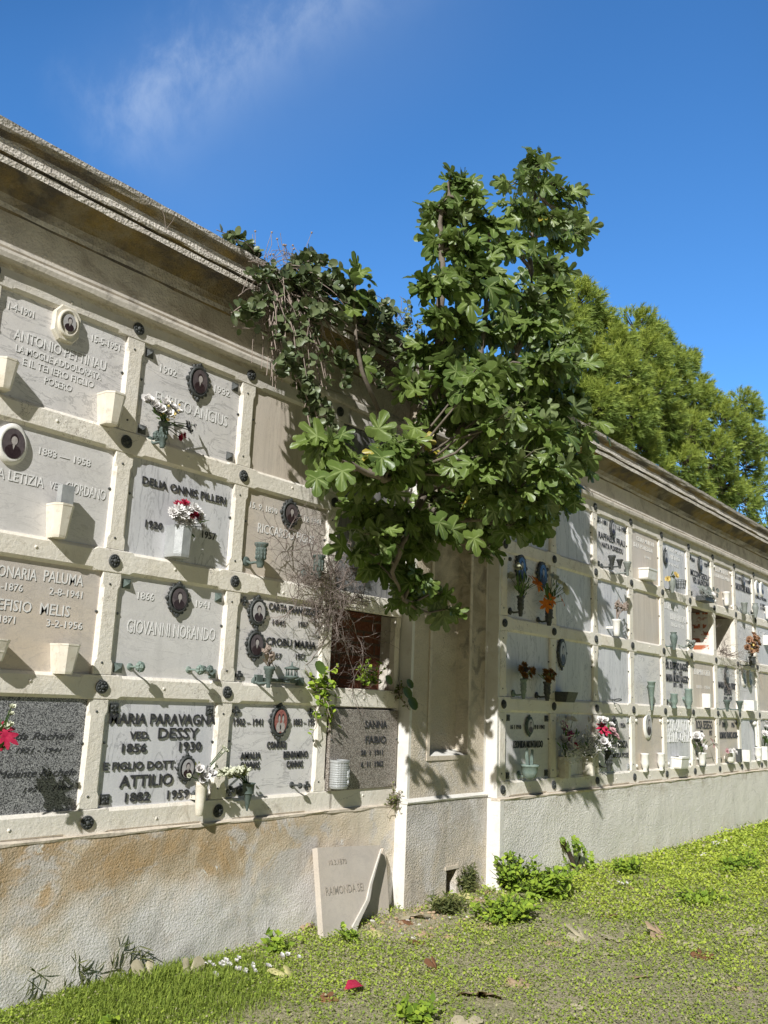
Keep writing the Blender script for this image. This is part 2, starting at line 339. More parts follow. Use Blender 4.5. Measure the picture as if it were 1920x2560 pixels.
DL = [fl('dead_leaf_tan', C(.54, .40, .27), C(.42, .29, .18), .9), fl('dead_leaf_pale', C(.52, .46, .32), C(.40, .35, .23), .9),
      fl('dead_leaf_yellow', C(.55, .52, .2), C(.62, .55, .3), .9), fl('dead_leaf_brown', C(.25, .12, .06), C(.18, .09, .05), .9)]
STONE = m_plain('white_stone', C(.74, .71, .66), C(.6, .56, .5), 20, .9, .5)
LAMPW = m_plain('white_painted_steel', C(.8, .8, .8), C(.74, .74, .74), 10, .4, .05)

# ------------------------------------------------------------------ world and sun
SUN = Vector((2.5, 1.06, -1.84)).normalized()            # direction the light travels
elev = math.asin(-SUN.z); src = -SUN
w = bpy.data.worlds.new('World'); scene.world = w; w.use_nodes = True
nt = w.node_tree; bg = nt.nodes['Background']
sky = nt.nodes.new('ShaderNodeTexSky'); sky.sky_type = 'NISHITA'; sky.sun_disc = False
sky.sun_elevation = elev; sky.sun_rotation = math.atan2(src.x, src.y)
sky.air_density = 1.0; sky.dust_density = .05; sky.ozone_density = 2.6; sky.altitude = 50
hs = nt.nodes.new('ShaderNodeHueSaturation'); hs.inputs['Saturation'].default_value = 1.18; hs.inputs['Saturation'].default_value = 1.1
tnt = nt.nodes.new('ShaderNodeMix'); tnt.data_type = 'RGBA'; tnt.blend_type = 'MULTIPLY'; tnt.inputs[0].default_value = 1; tnt.inputs[7].default_value = (.90, 1.17, 1.43, 1); nt.links.new(sky.outputs[0], tnt.inputs[6]); nt.links.new(tnt.outputs[2], hs.inputs['Color'])
tc = nt.nodes.new('ShaderNodeTexCoord')
def wn(ty, **k):
    x = nt.nodes.new(ty)
    for a, b in k.items(): setattr(x, a, b)
    return x
def wmath(op, a, b=0.):
    x = wn('ShaderNodeMath', operation=op)
    for i, v in enumerate((a, b)):
        if hasattr(v, 'is_output'): nt.links.new(v, x.inputs[i])
        else: x.inputs[i].default_value = v
    return x.outputs[0]
def wdot(vec):
    x = wn('ShaderNodeVectorMath', operation='DOT_PRODUCT'); nt.links.new(tc.outputs['Generated'], x.inputs[0]); x.inputs[1].default_value = vec; return x.outputs['Value']
def wramp(v, a, b, c=0., d=1.):
    x = wn('ShaderNodeMapRange', interpolation_type='SMOOTHSTEP'); nt.links.new(v, x.inputs['Value'])
    for k, q in (('From Min', a), ('From Max', b), ('To Min', c), ('To Max', d)): x.inputs[k].default_value = q
    return x.outputs['Result']
d0 = ray(290, 330).normalized(); d1 = ray(830, -40).normalized()
nn = d0.cross(d1).normalized(); tt = (d1-d0).normalized(); mid = (d0+d1)/2
ns = wn('ShaderNodeTexNoise'); ns.inputs['Scale'].default_value = 10; ns.inputs['Detail'].default_value = 8; ns.inputs['Roughness'].default_value = .62; ns.inputs['Distortion'].default_value = .25
mp = wn('ShaderNodeMapping'); mp.vector_type = 'POINT'
nt.links.new(tc.outputs['Generated'], mp.inputs['Vector']); mp.inputs['Scale'].default_value = (1.6, 1.6, .7); nt.links.new(mp.outputs[0], ns.inputs['Vector'])
off = wmath('ADD', wdot(nn), wmath('MULTIPLY', wmath('SUBTRACT', ns.outputs['Fac'], .5), .10))
band = wramp(wmath('ABSOLUTE', off), 0., .085, 1, 0)
al = wdot(tt); a0 = d0.dot(tt); a1 = d1.dot(tt)
lim = wmath('MULTIPLY', wramp(al, a0-.06, a0+.04), wramp(al, a1+.25, a1+.02))
cl = wmath('MULTIPLY', wmath('MULTIPLY', band, lim), wramp(ns.outputs['Fac'], .38, .74, .04, .28))
veil = wmath('MULTIPLY', wmath('MULTIPLY', wramp(wmath('ABSOLUTE', wmath('SUBTRACT', wdot(nn), .03)), 0, .16, 1, 0), lim), .05)
mx = wn('ShaderNodeMix', data_type='RGBA'); nt.links.new(wmath('ADD', cl, veil), mx.inputs[0]); nt.links.new(hs.outputs[0], mx.inputs[6]); mx.inputs[7].default_value = (5.6, 6.3, 7.2, 1)
dk = wn('ShaderNodeMix', data_type='RGBA', blend_type='MULTIPLY'); dk.inputs[0].default_value = 1
cc = wn('ShaderNodeCombineColor')
for i in range(3): nt.links.new(wmath('MULTIPLY', wramp(wdot((0, -1, 0)), -.25, .2, 1., .42), wramp(wdot(tuple(-SUN)), -.2, .22, 1., (.06, .05, .06)[i])), cc.inputs[i])
nt.links.new(mx.outputs[2], dk.inputs[6]); nt.links.new(cc.outputs[0], dk.inputs[7])
nt.links.new(dk.outputs[2], bg.inputs['Color']); bg.inputs['Strength'].default_value = .15
sl = bpy.data.lights.new('sun', 'SUN'); sl.energy = 5.0; sl.angle = R(.53); sl.color = (1, .995, .97)
so = bpy.data.objects.new('sun', sl); so.rotation_euler = SUN.to_track_quat('-Z', 'Y').to_euler(); so.location = (-6, -4, 9); COL.objects.link(so)

# ------------------------------------------------------------------ grid of the grave walls
YL, YR = 0., -.2074
XR0, PW = 3.6623, .86
ZB = [3.4665, 2.8015, 2.138, 1.4757, .8034]         # centre lines of the five horizontal beams
HB, HP = .0625, .0575                              # half widths of beam and post
def xb(wall, c): return c*PW+(XR0 if wall else 0)

def hground(x, y):
    k = max(0, 1-abs(x-3.4)/(2.4 if x < 3.4 else 4.)); h = .012+.068*math.exp(-((min(y, 0)+.02)/.5)**2)*k
    return h+.012*noise.noise(Vector((x*1.7, y*1.7, 0)))+.02*noise.noise(Vector((x*.4, y*.4, 3)))
# ground
def build_ground():
    def st(lo, hi, n, far):
        a = [lo+(hi-lo)*i/n for i in range(n+1)]
        return [-400, -150, -60, -25]+[q for q in far if q < lo]+a+[q for q in far if q > hi]+[60, 150, 400]
    xs = st(-3, 14, 110, [-12, -6, 18, 25, 38]); ys = st(-6, 1., 70, [-14, -9, 3, 8, 20])
    vs = [(x, y, hground(x, y) if abs(x) < 40 and abs(y) < 25 else .03) for y in ys for x in xs]; n = len(xs)
    fs = [(j*n+i, j*n+i+1, (j+1)*n+i+1, (j+1)*n+i) for j in range(len(ys)-1) for i in range(n-1)]
    t = NT('grassy_earth'); c = t.mix(t.ramp(t.noise(1.3, 5), .40, .6), C(.36, .37, .18), C(.58, .50, .36))
    p = t.sep()
    c = t.mix(t.ramp(t.noise(30, 6, .75), .40, .66), c, C(.55, .48, .34)); c = t.mix(t.ramp(t.noise(55, 4, .8), .5, .65), c, C(.16, .14, .08))
    m = t.fin(c, .95, t.bump(t.noise(50, 6, .7), .9, .02), spec=.1)
    b = MB(); b.add(vs, fs, 0, True); b.build('ground', m, kind='structure')
build_ground()

def ring(prof, x, j=0., seed=0.):
    return [(x, y+j*noise.noise(Vector((x*5, i*3.1+seed, y*7))), z+j*noise.noise(Vector((x*5+9, i*2.3+seed, z*3)))) for i, (y, z) in enumerate(prof)]
def stations(x0, x1, d):
    n = max(1, int((x1-x0)/d)); return [x0+(x1-x0)*i/n for i in range(n+1)]
CPROF = [(0, 3.79), (-.012, 3.80), (-.02, 3.825), (-.04, 3.862), (-.085, 3.90), (-.135, 3.925), (-.155, 3.93), (-.175, 3.933), (-.177, 3.967), (-.156, 3.97), (-.156, 3.982), (-.184, 3.984), (-.187, 3.997), (-.178, 4.004),
         (-.160, 4.012), (-.156, 4.066), (-.168, 4.076), (-.184, 4.090), (-.196, 4.108), (-.200, 4.118), (-.203, 4.142), (-.15, 4.155), (.3, 4.17), (.3, 3.79)]
MPROF = [(0, 3.628), (-.018, 3.622), (-.022, 3.604), (-.012, 3.598), (-.014, 3.588), (-.044, 3.58), (-.05, 3.562), (-.046, 3.535), (-.038, 3.526), (.02, 3.524), (.02, 3.628)]
def cornice(parent, x0, x1, Y, name='cornice', j=.006):
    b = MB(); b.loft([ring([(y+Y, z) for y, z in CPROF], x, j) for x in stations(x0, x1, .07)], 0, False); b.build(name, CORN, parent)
def moulding(parent, x0, x1, Y):
    b = MB(); b.loft([ring([(y+Y, z) for y, z in MPROF], x, .004, 4) for x in stations(x0, x1, .07)], 0, False); b.build('frieze_moulding', MOULD, parent)
MOULD = m_plain('grey_moulding_stone', C(.74, .68, .59), C(.58, .53, .46), 5, .9, .7, .1, dirt=C(.2, .18, .16))

def stop_bar(a0, a1, stops, h, fn, c0=.004, c1=.017):
    "bar with chamfers that stop short of every joint; fn maps (along, out, across) to a point"
    st = [(a0, c0)]
    for s0, s1 in stops: st += [(s0-.012, c0), (s0+.012, c1), (s1-.012, c1), (s1+.012, c0)]
    st.append((a1, c0)); rings = []
    for a, c in st:
        jj = .0012*noise.noise(Vector((a*9, h*50, c)))
        rings.append([fn(a, .06, -h), fn(a, c*.8, -h), fn(a, jj, -h+c), fn(a, jj, h-c), fn(a, c*.8, h), fn(a, .06, h)])
    return rings
def rosette_mesh(b, x, y, z, r=.034):
    b.disc([(r, 0), (r*1.02, -.006), (r*.9, -.011), (r*.8, -.009), (r*.35, -.010), (r*.3, -.017), (r*.12, -.02), (0.0005, -.02)], (x, y, z), 18, 0)
    for k in range(8):
        t = 2*math.pi*k/8; b.blob((x+math.cos(t)*r*.6, y-.011, z+math.sin(t)*r*.6), r*.21, 0, 6, 4, 1, .6, 1)
rb = MB(); rosette_mesh(rb, 0, 0, 0); ROS = None
def rosette(parent, x, y, z, s=1.):
    global ROS
    if ROS is None:
        ROS = rb.build('rosette', BRONZE, parent); o = ROS
    else:
        o = ROS.copy(); COL.objects.link(o); o.parent = parent
    o.location = (x, y, z); o.scale = (s, 1, s*1.08); o.rotation_euler[1] = rnd.uniform(0, 6.28)

def grid(wall, parent, c0, c1, xa, xe, Y, opens):
    for i, z in enumerate(ZB):
        b = MB(); stops = [(xb(wall, c)+.115, xb(wall, c+1)-.115) for c in range(c0, c1)]
        if not wall: stops = [s for s in stops if s[1] < xe]+[(xb(0, 2)+.115, xe-.05)]
        b.loft(stop_bar(xa, xe, stops, HB, lambda a, o, c, z=z: (a, Y+o, z+c)))
        b.build('frame_beam', FRAME, parent)
        for c in range(c0, c1+1):
            if (wall, c, i) in skip_ros or xb(wall, c) > xe: continue
            rosette(parent, xb(wall, c)+rnd.uniform(-.004, .004), Y-.001, z, 1)
    for c in range(c0, c1+1):
        for i in range(4):
            x = xb(wall, c)
            if x > xe: continue
            z1, z0 = ZB[i]-HB-.0025, ZB[i+1]+HB+.0025
            hw = HP
            b = MB(); b.loft(stop_bar(z0, z1, [(z0+.07, z1-.07)], hw, lambda a, o, cc, x=x: (x-cc, Y+.002+o, a)))
            # little clamps that hold the slabs
            for zz in (z0+.06, z1-.06): b.disc([(.007, 0), (.006, -.004), (.0005, -.005)], (x-.01, Y+.003, zz), 8, 1)
            b.build('frame_post', [FRAME, BRONZE], parent)
    if not wall:
        for i in range(4):
            z1, z0 = ZB[i]-HB-.0025, ZB[i+1]+HB+.0025; b = MB(); b.loft(stop_bar(z0, z1, [(z0+.07, z1-.07)], .028, lambda a, o, cc: (2.506-cc, Y+.002+o, a))); b.build('frame_post', FRAME, parent)
    for c in range(c0, c1):
        b = MB()
        for i in range(5):
            b.disc([(.009, .001), (.008, -.003), (.0005, -.004)], (xb(wall, c)+PW/2+rnd.uniform(-.03, .03), Y, ZB[i]+rnd.uniform(-.02, .02)), 8)
        b.build('slab_clamp', FRAME if wall else FRAME, parent)
skip_ros = {(0, 2, 2), (0, 2, 4), (0, 3, 0), (0, 3, 1), (0, 3, 2), (0, 3, 3), (0, 3, 4)}
OPENS = {(0, 2, 2), (1, 5, 1), (1, 6, 1)}          # (wall, column, row) without a slab

# near wall ---------------------------------------------------------------
XE = 2.535
nw = empty('columbarium_wall', (0, 0, 0)); tag(nw, 'near grave wall of cream stone frames on an ochre stained stucco plinth, left of the pilaster', 'wall')
b = MB(); zt = .742
# stucco plinth as a fine, slightly uneven sheet
def sheet(b, x0, x1, z0, z1, Y, nx, nz, amp=.006, hole=None, mat=0, seed=0):
    o = []
    for j in range(nz+1):
        for i in range(nx+1):
            x = x0+(x1-x0)*i/nx; z = z0+(z1-z0)*j/nz
            e = min(1, min(x-x0, x1-x, z1-z)/.03) if amp else 0
            o.append((x, Y-max(0, e)*amp*(noise.noise(Vector((x*3.1, z*3.1, seed)))+.5*noise.noise(Vector((x*11, z*11, seed)))+.2), z))
    n = nx+1
    b.add(o, [(j*n+i, j*n+i+1, (j+1)*n+i+1, (j+1)*n+i) for j in range(nz) for i in range(nx)], mat, True)
sheet(b, -3, 2.52, -.1, zt, -.016, 180, 30, .008)
b.add([(-3, -.016, zt), (2.52, -.016, zt), (2.52, .3, zt), (-3, .3, zt)], [(0, 1, 2, 3)])
b.build('plinth', ST_L, nw)
b = MB(); b.loft([ring([(0-.021, .728), (-.024, .741), (-.012, .747), (.05, .747), (.05, .728)], x, .007, 8) for x in stations(-3, 2.519, .05)]); b.build('plinth_ledge', BORDER, nw)
b = MB(); b.box(-3, 2.6, .0, .4, 3.5, 3.80); b.build('frieze', FRIEZE, nw)
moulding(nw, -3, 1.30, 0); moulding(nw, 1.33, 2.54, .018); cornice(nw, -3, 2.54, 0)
grid(0, nw, -1, 3, -.975, XE, 0, OPENS)
b = MB()      # solid masonry round the cells, and plain stone left of the picture
b.box(-3, -.976, .004, .3, .748, 3.52); b.box(-3, 2.6, .3, 1.6, -.1, 4.168)
for c in range(-1, 3):
    for i in range(4):
        if (0, c, i) in OPENS: continue
        b.box(xb(0, c)+.001, min(xb(0, c+1), 2.56)-.001, .058, .299, ZB[i+1], ZB[i]-.001)
b.box(xb(0, 2)-.03, xb(0, 2)+.05, .058, .298, ZB[3]-.01, ZB[2]+.01); b.box(2.5, 2.57, .0585, .298, .75, 3.5)
b.build('masonry', PLAST, nw)
b = MB(); x0, x1 = xb(0, 2)+.05, 2.53; b.box(x0, x1, .17, .2, ZB[3], ZB[2]); b.build('brick_infill', BRICK, nw)

# pilaster ------------------------------------------------------------------
XP0, XP1, YP = 2.54, 3.578, -.098
pl = empty('pilaster', (0, 0, 0)); tag(pl, 'stucco pilaster with a tall sunken panel and white left edge between the two grave walls', 'pilaster')
hx0, hx1, hz = 3.03, 3.165, .252
b = MB(); Yb = -.12
sheet(b, 2.518, hx0, -.1, .752, Yb, 26, 30, .006, seed=5); sheet(b, hx1, 3.578, -.1, .752, Yb, 20, 30, .006, seed=6); sheet(b, hx0, hx1, hz, .752, Yb, 8, 18, 0)
b.add([(2.518, Yb, -.1), (2.518, Yb, .752), (2.518, .1, .752), (2.518, .1, -.1)], [(0, 1, 2, 3)], 1)
b.add([(2.518, Yb, .752), (3.578, Yb, .752), (3.578, .1, .752), (2.518, .1, .752)], [(0, 1, 2, 3)], 1)
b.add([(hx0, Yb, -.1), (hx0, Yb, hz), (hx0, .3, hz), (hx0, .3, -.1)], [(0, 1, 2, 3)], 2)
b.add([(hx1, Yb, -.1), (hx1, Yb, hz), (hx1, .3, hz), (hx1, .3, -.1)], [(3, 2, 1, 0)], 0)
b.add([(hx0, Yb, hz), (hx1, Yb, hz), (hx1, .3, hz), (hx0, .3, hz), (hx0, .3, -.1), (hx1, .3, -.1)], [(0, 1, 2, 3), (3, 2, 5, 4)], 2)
b.build('pedestal', [ST_P, WHITE_P, DARKP], pl)
b = MB()
for (a, c, z0, z1) in ((hx0-.02, hx1+.02, hz, hz+.025),): b.box(a, c, Yb-.006, Yb+.02, z0, z1)
b.build('vent_surround', BORDER, pl)
b = MB(); b.loft([ring([(-.128, .752), (-.132, .765), (-.10, .785), (.05, .785), (.05, .752)], x, .004, 2) for x in stations(2.512, 3.577, .06)]); b.build('pedestal_ledge', WHITE_P, pl)
nx0, nx1, nz0, nz1 = 2.79, 3.30, 1.075, 3.15
b = MB()
sheet(b, XP0+.03, nx0, .785, 3.53, YP, 12, 90, .004, seed=1); sheet(b, nx1, XP1-.03, .785, 3.53, YP, 12, 90, .004, seed=2)
sheet(b, nx0, nx1, .785, nz0, YP, 24, 12, .004, seed=3); sheet(b, nx0, nx1, nz1, 3.53, YP, 24, 12, .004, seed=4)
b.box(XP0, XP0+.03, YP, .1, .785, 3.53, 1, {'-x': 1}); b.box(XP1-.03, XP1, YP, .1, .785, 3.53, 1)
# sunken panel: curved back, sloped sill, splayed sides
dep = .085; n = 14
rows = []
for z in (nz0+.035, 1.4, 2., 2.6, nz1):
    rows.append([(nx0+.03+(nx1-nx0-.07)*k/n, YP+dep+.02*math.sin(math.pi*k/n), z) for k in range(n+1)])
b.loft(rows, 2, True, closed=False)
b.add([(nx0, YP, nz0), (nx1, YP, nz0), (nx1-.04, YP+dep, nz0+.036), (nx0+.03, YP+dep, nz0+.036), (nx0+.2, YP+dep+.02, nz0+.036)], [(0, 1, 2, 4, 3)], 1)
b.add([(nx0, YP, nz0), (nx0+.03, YP+dep, nz0+.036), (nx0+.03, YP+dep, nz1), (nx0, YP, nz1)], [(0, 1, 2, 3)], 2)
b.add([(nx1, YP, nz0), (nx1-.04, YP+dep, nz0+.036), (nx1-.04, YP+dep, nz1), (nx1, YP, nz1)], [(3, 2, 1, 0)], 2)
b.add([(nx0, YP, nz1), (nx1, YP, nz1), (nx1-.04, YP+dep, nz1), (nx0+.03, YP+dep, nz1)], [(3, 2, 1, 0)], 2)
b.box(XP0, XP1, YP+.13, .4, .78, 3.8, 2); b.box(XP0+.001, XP1-.001, YP+.001, .4, 3.53, 3.8, 2)
b.build('shaft', [ST_U, WHITE_P, ST_U], pl)
b = MB(); e = .032
for (a, c, z0, z1) in ((nx0-e, nx0, nz0-e, nz1), (nx1, nx1+e, nz0-e, nz1), (nx0, nx1, nz0-e, nz0)): b.box(a, c, YP-.009, YP+.02, z0, z1)
b.build('panel_surround', BORDER, pl)
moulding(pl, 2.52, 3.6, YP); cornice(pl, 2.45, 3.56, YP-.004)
b = MB(); b.box(2.541, 3.577, .4, 1.6, -.1, 4.166); b.build('masonry', PLAST, pl)

# far wall --------------------------------------------------------------------
XL, XEND = 3.58, 13.2
fw = empty('columbarium_wall', (0, 0, 0)); tag(fw, 'far grave wall of cream stone frames on a pale stucco plinth, running off to the right', 'wall')
b = MB(); sheet(b, XL, XEND, -.1, .737, YR-.028, 300, 26, .006, seed=9)
b.add([(XL, YR-.028, -.1), (XL, YR-.028, .737), (XL, .1, .737), (XL, .1, -.1)], [(0, 1, 2, 3)], 1)
b.add([(XL, YR-.028, .737), (XEND, YR-.028, .737), (XEND, .1, .737), (XL, .1, .737)], [(0, 1, 2, 3)], 1)
b.box(XL+.001, XL+.06, YR-.0335, YR-.01, .0, .735, 1)
b.build('plinth', [ST_R, WHITE_P], fw)
b = MB(); b.loft([ring([(YR-.034, .722), (YR-.037, .735), (YR-.02, .741), (YR+.05, .741), (YR+.05, .722)], x, .007, 3) for x in stations(XL-.004, XEND, .05)]); b.build('plinth_ledge', BORDER, fw)
b = MB(); b.box(XL+.001, XEND, YR+.001, .3, 3.5, 3.80); b.build('frieze', FRIEZE, fw)
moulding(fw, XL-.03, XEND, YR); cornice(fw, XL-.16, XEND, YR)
grid(1, fw, 0, 10, XL+.002, XEND, YR, OPENS)
b = MB()
b.box(XL, XL+.03, YR+.004, .3, .742, 3.52, 1)
b.box(XL+.031, XEND, .5, 1.6, -.1, 4.168)
for c in range(0, 11):
    for i in range(4):
        if (1, c, i) in OPENS: continue
        b.box(xb(1, c)+.001-(.04 if c == 0 else 0), min(xb(1, c+1), XEND)-.001, YR+.058, .499, ZB[i+1], ZB[i]-.001)
b.build('masonry', [PLAST, WHITE_P], fw)
for c in (5, 6):
    b = MB(); x0, x1 = xb(1, c)+HP-.002, xb(1, c+1)-HP+.002; z0, z1 = ZB[2]+HB-.002, ZB[1]-HB+.002; ye = .495
    b.add([(x0, YR+.05, z0), (x0, ye, z0), (x0, ye, z1), (x0, YR+.05, z1)], [(0, 1, 2, 3)], 0)
    b.add([(x1, YR+.05, z0), (x1, ye, z0), (x1, ye, z1), (x1, YR+.05, z1)], [(0, 1, 2, 3)], 1 if c == 5 else 0)
    b.add([(x0, YR+.05, z0), (x1, YR+.05, z0), (x1, ye, z0), (x0, ye, z0)], [(0, 1, 2, 3)], 0)
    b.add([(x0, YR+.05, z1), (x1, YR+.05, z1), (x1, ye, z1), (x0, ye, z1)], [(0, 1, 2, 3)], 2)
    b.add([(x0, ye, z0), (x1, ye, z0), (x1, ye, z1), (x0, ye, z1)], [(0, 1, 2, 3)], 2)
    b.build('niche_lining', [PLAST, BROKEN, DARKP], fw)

# ------------------------------------------------------------------ lettering
TX = {}
def text_geo(s, bold=0., shear=0., ext=.03):
    k = (s, bold, shear, ext)
    if k in TX: return TX[k]
    cu = bpy.data.curves.new('t', 'FONT'); cu.body = s; cu.size = 1; cu.resolution_u = 2; cu.extrude = ext/2; cu.offset = bold; cu.shear = shear
    o = bpy.data.objects.new('t', cu); COL.objects.link(o)
    dg = bpy.context.evaluated_depsgraph_get(); me = bpy.data.meshes.new_from_object(o.evaluated_get(dg))
    vs = [tuple(v.co) for v in me.vertices]; fs = [tuple(p.vertices) for p in me.polygons]
    bpy.data.objects.remove(o); bpy.data.curves.remove(cu); bpy.data.meshes.remove(me)
    x0 = min(v[0] for v in vs); x1 = max(v[0] for v in vs)
    TX[k] = (vs, fs, x0, x1); return TX[k]
def put_text(b, s, A, B, h, depth, root, bold=.0, shear=0., mat=0):
    "text from A to B (world points on the slab face), cap height h, standing depth proud"
    vs, fs, x0, x1 = text_geo(s, bold, shear)
    d = B-A; wd = d.length; sx = wd/(x1-x0); sz = h/.70
    u = d.normalized(); up = Vector((0, 0, 1))
    o = []
    for x, y, z in vs:
        p = A+u*((x-x0)*sx)+up*(y*sz); o.append((p.x-root.x, A.y-depth/2-z/.03*depth-root.y, p.z-root.z))
    b.add(o, fs, mat)

# ------------------------------------------------------------------ portraits
def ell(cx, cz, rx, rz, y, n=20, a0=0, a1=2*math.pi):
    return [(cx+rx*math.cos(a0+(a1-a0)*k/n), y, cz+rz*math.sin(a0+(a1-a0)*k/n)) for k in range(n)]
def portrait(root, c, wd, ht, style, seed=0):
    rg = random.Random(seed); x, y, z = c[0]-root.location.x, c[1]-root.location.y, c[2]-root.location.z
    a, h = wd/2, ht/2; mats = {'dark': BRONZE, 'white': WHITE, 'cream': CREAM, 'verdi': VERDI}[style.split('_')[0]]
    b = MB(); k = .66 if 'dark' in style or 'verdi' in style else .72
    if style == 'cream_oct':
        o = []
        for (px, pz) in ((-.55, 1), (.55, 1), (1, .55), (1, -.55), (.55, -1), (-.55, -1), (-1, -.55), (-1, .55)): o.append((px*a, pz*h))
        b.loft([[(x+p*s, y-d, z+q*s) for p, q in o] for s, d in ((1, 0), (1, .02), (.93, .028))])
        b.disc([(a*.80, -.028), (a*.78, -.04), (a*.66, -.045), (a*.56, -.03)], (x, y, z), 28, 0, 1, h/a); k = .52
    else:
        b.disc([(a*.86 if k == .66 else a, 0), (a*.9 if k == .66 else a, -.012), (a*.84, -.022), (a*.74, -.024), (a*.64, -.012)], (x, y, z), 28, 0, 1, h/a)
        if k == .66:
            n = 18
            for q in range(n):
                t = 2*math.pi*q/n; rr = rg.uniform(.10, .16)
                b.blob((x+a*.9*math.cos(t), y-.01, z+h*.9*math.sin(t)), a*rr, 0, 6, 4, 1.2, .7, 1, .15, rg=rg)
            for t in (math.pi/2, -math.pi/2, 0, math.pi): b.blob((x+a*.96*math.cos(t), y-.012, z+h*.98*math.sin(t)), a*.2, 0, 7, 4, 1, .6, 1, .1, rg=rg)
    p = b.build('portrait', mats, root)
    ph = MB(); aa, hh = a*k, h*k; yy = y-.0255 if k == .66 else (y-.046 if k == .52 else y-.0252)
    if k == .52: aa *= .95; hh *= .95
    ph.add(ell(x, z, aa, hh, yy, 24), [tuple(range(24))[::-1]], 0)
    tw = style.endswith('couple')
    for cx in ((-.3, .3) if tw else (0,)):
        s = .55 if tw else 1.
        cx *= aa; e = .0006
        ph.add([(x+cx+s*aa*u, yy-e, z+hh*v) for u, v in ((-.72, -.62), (-.7, -.38), (-.5, -.18), (-.2, -.08), (.2, -.08), (.5, -.18), (.7, -.38), (.7, -.64), (.4, -.9), (0, -.97), (-.4, -.9))], [tuple(range(11))], 1 if not tw else 2)
        ph.add(ell(x+cx, z+.30*hh, s*aa*.36, hh*.36, yy-e*2, 14), [tuple(range(14))[::-1]], 1)
        ph.add(ell(x+cx+.02*aa, z+.20*hh, s*aa*.28, hh*.29, yy-e*3, 14), [tuple(range(14))[::-1]], 2)
        ph.add([(x+cx-s*aa*.12, yy-e*3.2, z-.08*hh), (x+cx+s*aa*.12, yy-e*3.2, z-.08*hh), (x+cx, yy-e*3.2, z-.42*hh)], [(2, 1, 0)], 2)
    bgm = PH_RED if 'red' in style else PH_BLUE if 'blue' in style else (PH_BG if seed % 2 or root.location.x > 3.5 else PH_MID)
    ph.build('photo', [bgm, PH_DK, PH_FACE], p)
    return p

